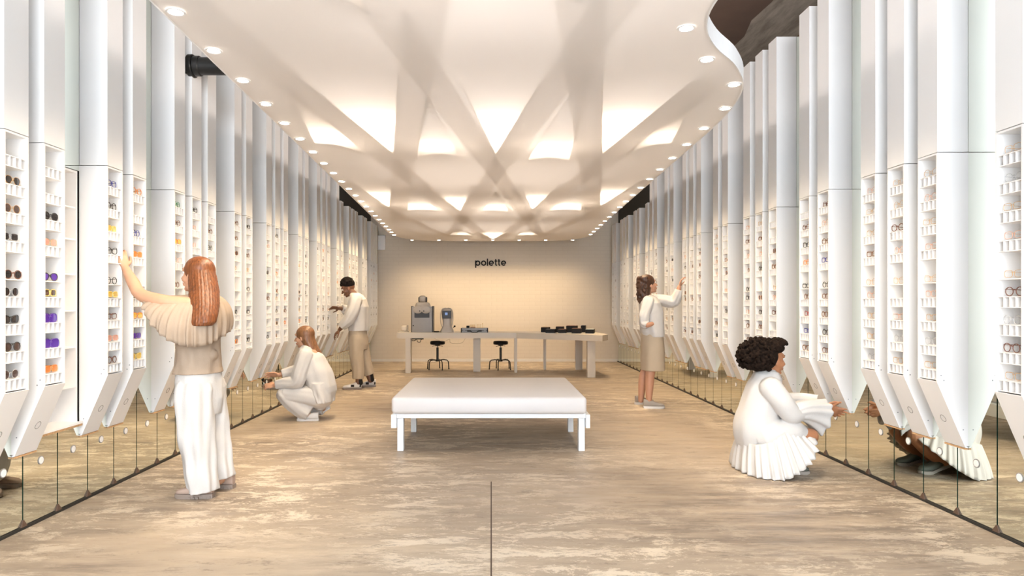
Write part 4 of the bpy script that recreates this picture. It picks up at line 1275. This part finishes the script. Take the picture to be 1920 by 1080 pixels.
def hair_sheet(bm, rings_pts, n=64, rid=0.003, rn=26):
    """rings_pts: (centre, a, b, U) horizontal rings with strand ridges"""
    rr = []
    for i, (c, a, b_, yaw) in enumerate(rings_pts):
        U = Vector((math.cos(yaw), math.sin(yaw), 0)); V = Vector((-U.y, U.x, 0))
        ring = []
        for j in range(n):
            t = 2*PI*j/n; d = rid*(math.sin(rn*t+0.3*i)+0.6*math.sin(int(rn*1.7)*t+1.1*i*0.3))
            ring.append(c+U*(a+d)*math.cos(t)+V*(b_+d)*math.sin(t))
        rr.append(ring)
    skin_rings(bm, rr)

M['skin_a'] = mat('fair_skin', (0.58, 0.32, 0.20), 0.5, noise_amt=0.03, noise_scale=25)
M['skin_b'] = mat('fair_skin', (0.58, 0.32, 0.20), 0.5, noise_amt=0.03, noise_scale=25)
M['skin_c'] = mat('dark_skin', (0.16, 0.072, 0.040), 0.45, noise_amt=0.04, noise_scale=25)
M['skin_d'] = mat('tan_skin', (0.52, 0.27, 0.17), 0.5, noise_amt=0.03, noise_scale=25)
M['skin_e'] = mat('brown_skin', (0.40, 0.175, 0.085), 0.45, noise_amt=0.04, noise_scale=25)
M['eye_white'] = mat('eye_white', (0.75, 0.72, 0.70), 0.2)
M['iris'] = mat('iris', (0.03, 0.018, 0.012), 0.15)
M['auburn'] = hair_mat('auburn_hair', (0.085, 0.025, 0.008), (0.27, 0.088, 0.026))
M['lightbrown'] = hair_mat('light_brown_hair', (0.13, 0.055, 0.022), (0.30, 0.14, 0.06))
M['blackhair'] = mat('black_curly_hair', (0.009, 0.006, 0.005), 0.9, noise_amt=0.4, noise_scale=60, bump=0.6, bump_scale=120, spec=0.2)
M['darkhair'] = hair_mat('dark_wavy_hair', (0.022, 0.009, 0.005), (0.10, 0.040, 0.020), 0.5)
M['afro'] = mat('dark_brown_afro', (0.012, 0.0065, 0.004), 0.95, noise_amt=0.4, noise_scale=50, bump=0.6, bump_scale=100, spec=0.15)
M['beige'] = mat('beige_linen', (0.40, 0.305, 0.225), 0.8, noise_amt=0.05, noise_scale=12, bump=0.3, bump_scale=150)
M['beige2'] = mat('cream_trouser_cloth', (0.47, 0.385, 0.285), 0.85, noise_amt=0.03, noise_scale=10, bump=0.3, bump_scale=150)
M['wcloth'] = mat('white_cotton', (0.62, 0.60, 0.58), 0.85, noise_amt=0.02, noise_scale=8, bump=0.3, bump_scale=120)
M['wcloth2'] = mat('white_linen', (0.62, 0.60, 0.58), 0.85, noise_amt=0.03, noise_scale=8, bump=0.3, bump_scale=120)
M['taupe'] = mat('taupe_suede', (0.42, 0.31, 0.25), 0.85)
M['taupe_sole'] = mat('grey_brown_rubber', (0.27, 0.215, 0.18), 0.7)
M['white_shoe'] = mat('white_leather', (0.72, 0.70, 0.68), 0.5)
M['grey_shoe'] = mat('grey_suede', (0.36, 0.32, 0.28), 0.7)
M['olive_shoe'] = mat('dark_green_grey_suede', (0.11, 0.12, 0.10), 0.7)
M['lip'] = mat('lip_pink', (0.50, 0.17, 0.13), 0.4)
M['lip_dark'] = mat('lip_brown', (0.22, 0.07, 0.05), 0.4)

# ---- woman with the beige cape top, reaching to the left wall
Y_ = 4.65; P = Px(Y_)
w1 = empty('person', (P(388, 925).x, Y_, 0), 'woman in ruffled beige cape top and white trousers reaching up to the left cabinets', 'person')
def rel(par):     # children built in world coordinates
    par_loc = Vector(par.location)
    def f(o): o.location = -par_loc; return o
    return f
def world_children(par):
    L0 = Vector(par.location)
    for ch in list(COL.objects):
        if ch.parent == par: ch.location = -L0
body = bmesh.new()
yaw = math.radians(165); hc = P(369, 517, 0)
R1 = head_geo(body, hc, yaw, 0.10)
limb(body, [P(381, 535), P(385, 556), P(383, 585)], [0.052, 0.050, 0.07], n=20)
vloft(body, [(P(382, 566), 0.07, 0.15), (P(379, 580), 0.10, 0.175), (P(377, 620), 0.105, 0.15), (P(376, 655), 0.095, 0.13), (P(374, 690), 0.115, 0.16), (P(376, 715), 0.12, 0.165), (P(377, 740), 0.10, 0.15)], 28)
# raised near arm
limb(body, [P(372, 572, -0.16), P(330, 566, -0.19), P(283, 553, -0.13), P(262, 532, -0.08), P(238, 503, -0.02)], [0.055, 0.050, 0.042, 0.040, 0.026], n=18)
hand_geo(body, P(237, 501, -0.02), (-0.25, 0.10, 0.75), (-0.6, 0.5, -0.1), 1.0, side=-1, curl=0.55)
# other arm, bent
limb(body, [P(372, 572, 0.16), P(345, 592, 0.20), P(319, 603, 0.18), P(318, 592, 0.30), P(322, 580, 0.42)], [0.055, 0.048, 0.042, 0.038, 0.026], n=18)
hand_geo(body, P(322, 580, 0.42), (-0.1, 0.8, 0.2), (-0.6, -0.1, -0.3), 1.0, side=1, curl=0.5)
for dy, cx in ((-0.09, 0), (0.10, 12)):
    limb(body, [P(378+cx*0.3, 725, dy), P(381+cx*0.6, 815, dy), P(388+cx, 905, dy)], [0.085, 0.058, 0.042], n=18)
skinned('body', body, M['skin_a'], w1, 0.0045, 3)
face_parts(w1, hc, R1, 1.0, brow=M['auburn'], lip=M['lip'])
t = bmesh.new()   # top
vloft(t, [(P(384, 553), 0.060, 0.075), (P(382, 560), 0.090, 0.14), (P(379, 572), 0.125, 0.19), (P(375, 600), 0.135, 0.185), (P(373, 640), 0.135, 0.175, 7, 0.004, 0.3), (P(373, 670), 0.140, 0.18, 9, 0.006, 1.0), (P(372, 688), 0.150, 0.19, 8, 0.004, 1.4), (P(372, 698), 0.160, 0.200, 8, 0.004, 1.5)], 64)
ellip(t, P(404, 664, -0.05), (0.035, 0.05, 0.04))
skinned('top', t, M['beige'], w1, 0.006, 2)
# ruffled cape
hem = [P(288, 556, -0.10), P(303, 580, -0.24), P(328, 610, -0.30), (P(357, 634, -0.31)), P(388, 645, -0.28), P(412, 643, -0.21), P(423, 632, -0.08), P(423, 620, 0.08), P(412, 612, 0.20), P(392, 610, 0.32), P(360, 603, 0.33), P(330, 592, 0.30), P(305, 575, 0.22), P(290, 560, 0.06)]
hem = catmull(hem, 24, closed=True); NH = len(hem)
nc = P(384, 551, 0)
cp = bmesh.new(); rr = []
for i in range(25):
    s_ = i/24
    ring = []
    for j in range(NH):
        h_ = hem[j]; a_ = math.atan2(h_.y-nc.y, h_.x-nc.x)
        nk = nc+Vector((0.068*math.cos(a_), 0.078*math.sin(a_), 0.0))
        hz = Vector((h_.x-nc.x, h_.y-nc.y, 0))
        m1 = nk+hz*0.42+Vector((0, 0, -0.022)); m2 = nk+hz*0.86+Vector((0, 0, (h_.z-nk.z)*0.42))
        p = nk*(1-s_)**3+m1*3*s_*(1-s_)**2+m2*3*s_*s_*(1-s_)+h_*s_**3
        ph = 2*PI*j/NH
        fl = ((0.15*s_+s_**2.6*0.85))*0.010*(math.sin(29*ph+1.2*s_+1.1*math.sin(3*ph))+0.7*math.sin(43*ph+1+1.5*math.sin(2*ph)))
        p = p+hz.normalized()*fl+Vector((0, 0, -abs(fl)*0.25))
        ring.append(p)
    rr.append(ring)
skin_rings(cp, rr, cap=False)
o = obj('cape', cp, M['beige'], w1, smooth=180)
sd_ = o.modifiers.new('solid', 'SOLIDIFY'); sd_.thickness = 0.005; sd_.offset = -1
t = bmesh.new()
vloft(t, [(P(373, 688), 0.138, 0.176), (P(374, 715), 0.148, 0.187, 7, 0.003, 0), (P(375, 745), 0.150, 0.185, 6, 0.005, 1), (P(377, 775), 0.13, 0.17)], 56)
limb(t, [P(374, 730, -0.085), P(378, 800, -0.09), P(385, 860, -0.09), P(392, 914, -0.09)], [0.128, 0.122, 0.108, 0.098], n=48, flat=True, fn=6, fa=0.009, sub=7)
limb(t, [P(380, 730, 0.09), P(387, 800, 0.10), P(397, 860, 0.10), P(405, 903, 0.10)], [0.122, 0.112, 0.098, 0.088], n=48, flat=True, fn=6, fa=0.009, sub=7)
skinned('trousers', t, M['wcloth'], w1, 0.006, 2)
shoe(w1, Vector((P(412, 0).x, Y_-0.10, 0)), (-1, -0.02), 0.262, M['taupe'], M['taupe_sole'], 0.082, 0.03, lug=True)
shoe(w1, Vector((P(426, 0).x, Y_+0.13, 0)), (-1, 0.15), 0.262, M['taupe'], M['taupe_sole'], 0.082, 0.03, lug=True)
h = bmesh.new()
ellip(h, hc+R1@Vector((-0.022, 0, 0.042)), (0.108, 0.093, 0.096), R1, seg=30, ring=20)
hair_sheet(h, [(P(378, 500, -0.01), 0.085, 0.078, yaw), (P(383, 520, -0.03), 0.094, 0.090, yaw), (P(391, 545, -0.07), 0.096, 0.098, yaw), (P(398, 570, -0.13), 0.100, 0.095, yaw), (P(402, 590, -0.18), 0.096, 0.085, yaw), (P(403, 602, -0.20), 0.09, 0.078, yaw), (P(402, 609, -0.21), 0.070, 0.065, yaw)], 96, 0.0035, 30)
o = skinned('hair', h, M['auburn'], w1, 0.005, 1)
world_children(w1)

# ---- crouching woman in white, left
Y_ = 7.67; P = Px(Y_)
w2 = empty('person', (P(588, 785).x, Y_, 0), 'crouching woman with long light brown hair in white shirt and trousers by the left wall', 'person')
body = bmesh.new()
yaw = math.radians(172); hc = P(570, 632, 0)
R2 = head_geo(body, hc, yaw, -0.12)
limb(body, [P(574, 640), P(577, 654), P(580, 668)], [0.050, 0.050, 0.08], n=18)
limb(body, [P(582, 668), P(592, 695), P(603, 735)], [0.13, 0.13, 0.15], n=20)
for q, hx, hy, ex, ey in ((-1, 522, 719, 566, 712), (1, 517, 704, 560, 696)):
    limb(body, [P(580, 664, q*0.17), P(572, 690, q*0.19), P(ex, ey, q*0.19), P((ex+hx)/2, (ey+hy)/2, q*0.15), P(hx, hy+1, q*0.12)], [0.055, 0.046, 0.040, 0.036, 0.026], n=16)
    hand_geo(body, P(hx-1, hy+1, q*0.12), (-0.95, -q*0.1, 0.05 if q > 0 else -0.1), (0, -q*0.7, -0.6), 1.0, side=q, curl=0.35)
    limb(body, [P(600, 742, q*0.10), P(537, 738, q*0.15)], [0.09, 0.062], n=18)
    limb(body, [P(537, 738, q*0.15), P(562, 765, q*0.13), P(584 if q < 0 else 600, 776 if q < 0 else 768, q*0.12)], [0.058, 0.05, 0.04], n=16)
skinned('body', body, M['skin_b'], w2, 0.006, 2)
face_parts(w2, hc, R2, 1.0, brow=M['lightbrown'], lip=M['lip'])
t = bmesh.new()     # loose shirt
limb(t, [P(578, 662), P(586, 680), P(597, 705), P(604, 728)], [0.115, 0.150, 0.165, 0.165], n=44, ecc=1.25, fn=6, fa=0.006, sub=6)
vloft(t, [(P(602, 715), 0.14, 0.22), (P(606, 735), 0.125, 0.24, 8, 0.008, 0), (P(610, 752), 0.095, 0.25, 10, 0.012, 0.5)], 60)
for q, ex, ey, hx, hy in ((-1, 566, 712, 522, 719), (1, 560, 696, 517, 704)):
    limb(t, [P(579, 664, q*0.15), P(572, 690, q*0.19), P(ex, ey, q*0.20), P((ex+hx)/2, (ey+hy)/2, q*0.16), P(hx+5, hy, q*0.125)], [0.085, 0.082, 0.078, 0.068, 0.058], n=32, flat=True, fn=4, fa=0.006, sub=6)
vloft(t, [(P(580, 668), 0.10, 0.14), (P(577, 655), 0.085, 0.11), (P(575, 650), 0.06, 0.065)], 40)
skinned('shirt', t, M['wcloth2'], w2, 0.007, 2)
t = bmesh.new()
ellip(t, P(603, 744, 0), (0.14, 0.21, 0.13))
for q, ax, ay in ((-1, 586, 770), (1, 602, 765)):
    limb(t, [P(602, 742, q*0.10), P(568, 737, q*0.14), P(541, 736, q*0.15)], [0.125, 0.105, 0.090], n=36, flat=True, fn=5, fa=0.005)
    limb(t, [P(541, 737, q*0.15), P(556, 752, q*0.14), P(572, 764, q*0.13), P(ax, ay+2, q*0.12)], [0.090, 0.095, 0.095, 0.088], n=36, flat=True, fn=5, fa=0.005)
ellip(t, P(600, 762, 0.0), (0.07, 0.10, 0.05))
skinned('trousers', t, M['wcloth'], w2, 0.007, 2)
shoe(w2, Vector((P(603, 0).x, Y_-0.12, 0)), (-1, -0.05), 0.25, M['white_shoe'], M['white_shoe'], 0.075, 0.022)
shoe(w2, Vector((P(618, 0).x, Y_+0.14, 0.0)), (-1, 0.0), 0.25, M['white_shoe'], M['white_shoe'], 0.075, 0.022, lift=0.11)
h = bmesh.new()
ellip(h, hc+Vector((0.016, 0, 0.038)), (0.108, 0.092, 0.096), basis((math.cos(yaw), math.sin(yaw), -0.1)), seg=30, ring=20)
hair_sheet(h, [(P(573, 620), 0.090, 0.084, yaw), (P(576, 635), 0.088, 0.090, yaw), (P(583, 648), 0.075, 0.088, yaw), (P(590, 658), 0.066, 0.085, yaw), (P(597, 668), 0.052, 0.075, yaw), (P(601, 675), 0.03, 0.06, yaw)], 96, 0.003, 28)
skinned('hair', h, M['lightbrown'], w2, 0.006, 1)
world_children(w2)

# ---- standing man
Y_ = 10.44; P = Px(Y_)
w3 = empty('person', (P(675, 728).x, Y_, 0), 'standing man with short black hair, white shirt, cream trousers and sneakers', 'person')
body = bmesh.new()
yaw = math.radians(190); hc = P(653, 541, 0)
R3 = head_geo(body, hc, yaw, -0.42, s=1.04)
limb(body, [P(657, 546), P(664, 554), P(668, 566)], [0.062, 0.062, 0.09], n=18)
vloft(body, [(P(670, 562), 0.09, 0.17), (P(671, 575), 0.12, 0.19), (P(672, 600), 0.11, 0.16), (P(671, 620), 0.12, 0.17), (P(672, 630), 0.11, 0.16)], 28)
limb(body, [P(672, 563, -0.2), P(667, 582, -0.26), P(660, 598, -0.27), P(651, 609, -0.28), P(644, 617, -0.27)], [0.06, 0.052, 0.045, 0.038, 0.029], n=16)
hand_geo(body, P(643.5, 618, -0.27), (-0.5, 0, -0.5), (0.4, 0.3, -0.4), 1.05, side=1, curl=0.5)
limb(body, [P(668, 563, 0.18), P(658, 580, 0.20), P(648, 586, 0.18), P(641, 580, 0.14), P(634, 578, 0.10)], [0.06, 0.05, 0.044, 0.038, 0.029], n=16)
hand_geo(body, P(633.5, 578, 0.10), (-1, -0.1, 0.12), (0, -0.5, -0.6), 1.05, side=-1, curl=0.35)
for q, cx in ((-1, 0), (1, 17)):
    limb(body, [P(672, 632, q*0.10), P(675+cx*0.4, 680, q*0.11), P(675+cx, 717-abs(q > 0)*3, q*0.12)], [0.09, 0.062, 0.045], n=16)
skinned('body', body, M['skin_c'], w3, 0.006, 2)
face_parts(w3, hc, R3, 1.04, brow=M['blackhair'], lip=M['lip_dark'])
t = bmesh.new()
vloft(t, [(P(665, 549), 0.070, 0.075), (P(668, 553), 0.10, 0.14), (P(671, 561), 0.13, 0.22), (P(672, 575), 0.155, 0.225, 6, 0.005, 0), (P(672, 595), 0.155, 0.21, 6, 0.006, 0.6), (P(672, 612), 0.155, 0.20, 7, 0.007, 1.1), (P(672, 620), 0.15, 0.195, 7, 0.006, 1.3)], 60)
limb(t, [P(671, 562, -0.19), P(668, 580, -0.25), P(661, 597, -0.27), P(654, 606, -0.275), P(648, 613, -0.275)], [0.105, 0.098, 0.090, 0.075, 0.055], n=32, flat=True, fn=4, fa=0.006, sub=6)
limb(t, [P(668, 562, 0.17), P(659, 578, 0.20), P(649, 585, 0.18), P(642, 580, 0.145), P(638, 579, 0.12)], [0.10, 0.092, 0.085, 0.070, 0.055], n=32, flat=True, fn=4, fa=0.006, sub=6)
skinned('shirt', t, M['wcloth'], w3, 0.007, 2)
t = bmesh.new()
vloft(t, [(P(671, 616), 0.135, 0.18), (P(671, 630), 0.145, 0.19), (P(672, 645), 0.15, 0.19), (P(673, 655), 0.13, 0.17)], 48)
limb(t, [P(670, 635, -0.09), P(671, 665, -0.10), P(674, 690, -0.11), P(674, 709, -0.12)], [0.122, 0.108, 0.094, 0.086], n=36, flat=True, fn=5, fa=0.004, sub=6)
limb(t, [P(674, 635, 0.09), P(679, 665, 0.10), P(685, 688, 0.11), P(690, 704, 0.12)], [0.120, 0.104, 0.090, 0.082], n=36, flat=True, fn=5, fa=0.004, sub=6)
skinned('trousers', t, M['beige2'], w3, 0.007, 2)
for x, y, q in ((678, 718, -0.12), (694, 712, 0.12)):
    b = bmesh.new(); limb(b, [P(x-2, 704 if q < 0 else 702, q), P(x, 716 if q < 0 else 713, q)], [0.042, 0.045], n=16); o = obj('sock', b, M['black'], w3, smooth=180)
shoe(w3, Vector((P(681, 0).x, Y_-0.12, 0)), (-1, -0.10), 0.30, M['white_shoe'], M['taupe_sole'], 0.10, 0.024, lab='white and black sneaker', accent=M['black'])
shoe(w3, Vector((P(701, 0).x, Y_+0.20, 0)), (-0.95, -0.12), 0.30, M['white_shoe'], M['taupe_sole'], 0.10, 0.024, lab='white and black sneaker', accent=M['black'])
h = bmesh.new(); rn = random.Random(5)
Bh = R3
ellip(h, hc+Bh@Vector((-0.028, 0, 0.062)), (0.104, 0.088, 0.090), Bh)
for i in range(160):
    a, e = rn.uniform(0, 2*PI), rn.uniform(0.15, 1.5)
    p = Vector((-0.018+0.105*math.cos(a)*math.cos(e), 0.088*math.sin(a)*math.cos(e), 0.060+0.110*math.sin(e)))
    ellip(h, hc+Bh@p, (rn.uniform(0.012, 0.022),)*3, seg=8, ring=6)
skinned('hair', h, M['blackhair'], w3, 0.007, 0)
world_children(w3)

# ---- standing woman with dark wavy hair, right
Y_ = 8.55; P = Px(Y_)
w4 = empty('person', (P(1220, 763).x, Y_, 0), 'standing woman with dark wavy hair, white sweater and knee length beige skirt', 'person')
body = bmesh.new()
yaw = math.radians(12); hc = P(1216, 534, 0)
R4 = head_geo(body, hc, yaw, 0.22)
limb(body, [P(1213, 544), P(1214, 556), P(1216, 566)], [0.050, 0.052, 0.08], n=18)
vloft(body, [(P(1217, 562), 0.08, 0.15), (P(1219, 575), 0.11, 0.17), (P(1221, 600), 0.10, 0.14), (P(1222, 625), 0.12, 0.165), (P(1223, 640), 0.12, 0.165)], 28)
limb(body, [P(1222, 564, 0.16), P(1245, 562, 0.15), P(1266, 566, 0.12), P(1273, 555, 0.08), P(1276, 538, 0.06)], [0.052, 0.045, 0.042, 0.036, 0.026], n=16)
hand_geo(body, P(1276.3, 537, 0.06), (0.25, 0, 0.9), (0.7, -0.3, 0), 0.95, side=1, curl=0.45)
limb(body, [P(1212, 566, -0.13), P(1202, 588, -0.20), P(1199, 604, -0.20), P(1204, 608, -0.26), P(1214, 606, -0.24)], [0.05, 0.043, 0.040, 0.034, 0.026], n=16)
body2 = None
for q, cx in ((-1, 0), (1, -8)):
    limb(body, [P(1222, 640, q*0.09), P(1217+cx*0.3, 690, q*0.09), P(1215+cx*0.8, 712, q*0.09), P(1213+cx, 752, q*0.10)], [0.085, 0.060, 0.056, 0.036], n=18)
skinned('body', body, M['skin_d'], w4, 0.006, 2)
face_parts(w4, hc, R4, 1.0, brow=M['darkhair'], lip=M['lip'])
t = bmesh.new()
vloft(t, [(P(1214, 553), 0.06, 0.07), (P(1216, 558), 0.10, 0.14), (P(1218, 568), 0.135, 0.20), (P(1221, 585), 0.15, 0.205, 6, 0.005, 0), (P(1222, 605), 0.150, 0.20, 6, 0.006, 0.8), (P(1223, 622), 0.148, 0.20, 7, 0.007, 1.2), (P(1225, 631), 0.135, 0.19, 7, 0.006, 1.2)], 60)
limb(t, [P(1222, 565, 0.15), P(1245, 563, 0.15), P(1267, 566, 0.12), P(1273, 554, 0.085), P(1275.5, 543, 0.07)], [0.085, 0.076, 0.070, 0.060, 0.048], n=32, flat=True, fn=4, fa=0.006, sub=6)
limb(t, [P(1211, 566, -0.14), P(1202, 588, -0.20), P(1200, 604, -0.21), P(1206, 609, -0.255)], [0.08, 0.068, 0.060, 0.048], n=32, flat=True, fn=4, fa=0.006, sub=6)
skinned('sweater', t, M['wcloth'], w4, 0.007, 2)
t = bmesh.new()
vloft(t, [(P(1222, 622), 0.125, 0.175), (P(1223, 635), 0.142, 0.19), (P(1224, 655), 0.148, 0.20, 5, 0.004, 0), (P(1224, 675), 0.150, 0.20, 5, 0.006, 0.2), (P(1224.5, 694), 0.150, 0.20, 5, 0.008, 0.4)], 56)
skinned('skirt', t, M['beige2'], w4, 0.007, 2)
shoe(w4, Vector((P(1203, 0).x, Y_-0.10, 0)), (1, -0.05), 0.27, M['grey_shoe'], M['white_shoe'], 0.09, 0.028)
shoe(w4, Vector((P(1198, 0).x, Y_+0.22, 0)), (1, 0.25), 0.27, M['grey_shoe'], M['white_shoe'], 0.09, 0.028)
h = bmesh.new(); rn = random.Random(9)
ellip(h, hc+R4@Vector((-0.026, 0, 0.046)), (0.112, 0.097, 0.095), R4)
hair_sheet(h, [(P(1209, 528), 0.085, 0.085, yaw), (P(1208, 540), 0.075, 0.095, yaw), (P(1207, 552), 0.068, 0.100, yaw), (P(1206, 562), 0.060, 0.090, yaw), (P(1206, 569), 0.04, 0.06, yaw)], 96, 0.005, 16)
for i in range(110):
    a = rn.uniform(PI*0.5, PI*1.5)+yaw; z = rn.uniform(0, 1)
    c_ = P(1208.5-z*2.5, 520+z*48, 0)
    ellip(h, c_+Vector((0.085*math.cos(a), 0.098*math.sin(a), 0))*(1-0.35*z**3), (rn.uniform(0.014, 0.022), rn.uniform(0.014, 0.022), rn.uniform(0.018, 0.03)), seg=8, ring=6)
skinned('hair', h, M['darkhair'], w4, 0.007, 1)
world_children(w4)

# ---- crouching woman with afro, right
Y_ = 5.32; P = Px(Y_)
w5 = empty('person', (P(1425, 880).x, Y_, 0), 'crouching woman with big dark afro in white ruffled dress, hands held out', 'person')
body = bmesh.new()
yaw = math.radians(12); hc = P(1447, 675, 0)
R5 = head_geo(body, hc, yaw, -0.05, s=1.0)
limb(body, [P(1443, 688), P(1440, 704), P(1437, 730)], [0.050, 0.048, 0.06], n=20)
limb(body, [P(1433, 745), P(1425, 770), P(1418, 815)], [0.105, 0.12, 0.15], n=24)
for q, sh, el, mid, wr in ((-1, (1432, 724), (1462, 770), (1500, 776), (1547, 765)), (1, (1440, 722), (1470, 764), (1508, 766), (1552, 763))):
    limb(body, [P(*sh, q*0.16), P((sh[0]+el[0])/2, (sh[1]+el[1])/2, q*0.19), P(*el, q*0.18), P(*mid, q*0.10), P(*wr, q*0.045)], [0.055, 0.047, 0.042, 0.037, 0.026], n=18)
    hand_geo(body, P(wr[0]+1, wr[1], q*0.045), (0.80, -q*0.25, -0.38), (0.1, -q*0.9, 0.15), 1.0, side=(1 if q < 0 else -1), curl=0.30)
    limb(body, [P(1430, 832, q*0.10), P(1470, 815, q*0.13), P(1506, 812, q*0.12)], [0.105, 0.080, 0.060], n=22)
    limb(body, [P(1506, 813, q*0.12), P(1482, 838, q*0.12), P(1452, 862, q*0.11)], [0.057, 0.058, 0.040], n=20)
skinned('body', body, M['skin_e'], w5, 0.0045, 3)
face_parts(w5, hc, R5, 1.0, brow=M['afro'], lip=M['lip_dark'])
t = bmesh.new()
limb(t, [P(1437, 715), P(1432, 735), P(1423, 770), P(1417, 800), P(1420, 820)], [0.115, 0.140, 0.150, 0.168, 0.170], n=56, ecc=1.18, fn=7, fa=0.004, sub=7)
vloft(t, [(P(1434, 730), 0.11, 0.17), (P(1436, 716), 0.095, 0.14), (P(1438, 708), 0.070, 0.080), (P(1440, 700), 0.060, 0.062)], 40)
limb(t, [P(1425, 818, 0), P(1455, 800, 0), P(1470, 801, 0), P(1478, 808, 0)], [0.165, 0.130, 0.105, 0.080], n=48, ecc=1.0, fn=6, fa=0.003)
for q in (-1, 1): limb(t, [P(1428, 815, q*0.12), P(1465, 803, q*0.13), P(1482, 808, q*0.12)], [0.13, 0.105, 0.085], n=36)
for q, sh, el in ((-1, (1432, 724), (1464, 768)), (1, (1440, 722), (1472, 762))):
    limb(t, [P(*sh, q*0.14), P((sh[0]+el[0])/2-2, (sh[1]+el[1])/2, q*0.19), P(*el, q*0.18), P(el[0]+16, el[1], q*0.16)], [0.090, 0.082, 0.078, 0.066], n=32, sub=6)
skinned('dress', t, M['wcloth'], w5, 0.006, 2)
# bell sleeves
for q, pts in ((-1, [(1466, 767, -0.175), (1488, 762, -0.15), (1510, 763, -0.11), (1531, 767, -0.07)]), (1, [(1474, 762, 0.175), (1494, 758, 0.15), (1516, 758, 0.11), (1535, 763, 0.07)])):
    cen = catmull([P(*p) for p in pts], 7); fr = frames(cen); rr = []
    nn = 120
    for i, c in enumerate(cen):
        s_ = i/(len(cen)-1)
        ra = 0.066+0.020*s_+0.022*s_**3; am = 0.002+0.007*s_**2
        ring = []
        for j in range(nn):
            a_ = 2*PI*j/nn
            v_ = (fr[i][1]*math.cos(a_)+fr[i][2]*math.sin(a_))*(ra+am*math.sin(9*a_+1.5*s_+math.sin(2*a_)))
            if v_.z < 0: v_.z *= 1+0.75*s_
            else: v_.z *= 1-0.15*s_
            ring.append(c+v_)
        rr.append(ring)
    b = bmesh.new(); skin_rings(b, rr, cap=False)
    o = obj('sleeve', b, M['wcloth'], w5, smooth=180); sd_ = o.modifiers.new('solid', 'SOLIDIFY'); sd_.thickness = 0.004
# ruffled skirt flounce: upper edge round the hips and knees, hem hanging to the floor
upe = catmull([P(1386, 824, 0), P(1398, 824, -0.19), P(1424, 815, -0.245), P(1450, 797, -0.225), P(1464, 786, -0.13), P(1468, 783, 0), P(1464, 786, 0.13), P(1450, 797, 0.225), P(1424, 815, 0.245), P(1398, 824, 0.19)], 26, closed=True)
lwe = catmull([P(1385, 879, 0), P(1396, 880, -0.25), P(1428, 881, -0.33), P(1464, 862, -0.34), P(1496, 832, -0.27), P(1510, 800, 0), P(1496, 832, 0.27), P(1464, 862, 0.34), P(1428, 881, 0.33), P(1396, 880, 0.25)], 26, closed=True)
NN = len(upe); cen0 = P(1440, 840, 0); rr = []
for i in range(15):
    s_ = i/14; ring = []
    for j in range(NN):
        p = upe[j].lerp(lwe[j], s_)
        hz = Vector((p.x-cen0.x, p.y-cen0.y, 0)).normalized()
        ph = 2*PI*j/NN
        p = p+hz*(0.022*math.sin(PI*s_*0.6)+(0.003+0.010*s_)*(math.sin(30*ph+math.sin(3*ph))+0.5*math.sin(47*ph+1)))
        p.z = max(p.z, 0.006)
        ring.append(p)
    rr.append(ring)
b = bmesh.new(); skin_rings(b, rr, cap=False)
o = obj('ruffle', b, M['wcloth'], w5, smooth=180); sd_ = o.modifiers.new('solid', 'SOLIDIFY'); sd_.thickness = 0.004
shoe(w5, Vector((P(1441, 0).x, Y_-0.11, 0)), (1, -0.1), 0.265, M['olive_shoe'], M['grey_shoe'], 0.09, 0.026, lift=0.06)
shoe(w5, Vector((P(1445, 0).x, Y_+0.11, 0)), (1, 0.1), 0.265, M['olive_shoe'], M['grey_shoe'], 0.09, 0.026, lift=0.06)
h = bmesh.new(); rn = random.Random(3)
ac = P(1424, 667, 0)
ellip(h, ac, (0.138, 0.150, 0.128), seg=24, ring=16); ellip(h, P(1450, 652), (0.08, 0.11, 0.05))
ellip(h, P(1458, 643), (0.05, 0.07, 0.035))
for i in range(650):
    a, e = rn.uniform(0, 2*PI), math.asin(rn.uniform(-0.75, 1))
    d_ = Vector((math.cos(a)*math.cos(e), math.sin(a)*math.cos(e), math.sin(e)))
    if d_.x > 0.42 and d_.z < 0.35: continue
    p = ac+Vector((d_.x*0.168, d_.y*0.165, d_.z*0.140))*rn.uniform(0.9, 1.06)
    ellip(h, p, (rn.uniform(0.008, 0.018),)*3, seg=7, ring=5)
for i in range(160):
    d_ = Vector((rn.gauss(0, 1), rn.gauss(0, 1), rn.gauss(0, 1))).normalized()
    ellip(h, P(1458, 645)+Vector((d_.x*0.062, d_.y*0.085, abs(d_.z)*0.045)), (rn.uniform(0.007, 0.015),)*3, seg=7, ring=5)
skinned('hair', h, M['afro'], w5, 0.005, 0)
world_children(w5)
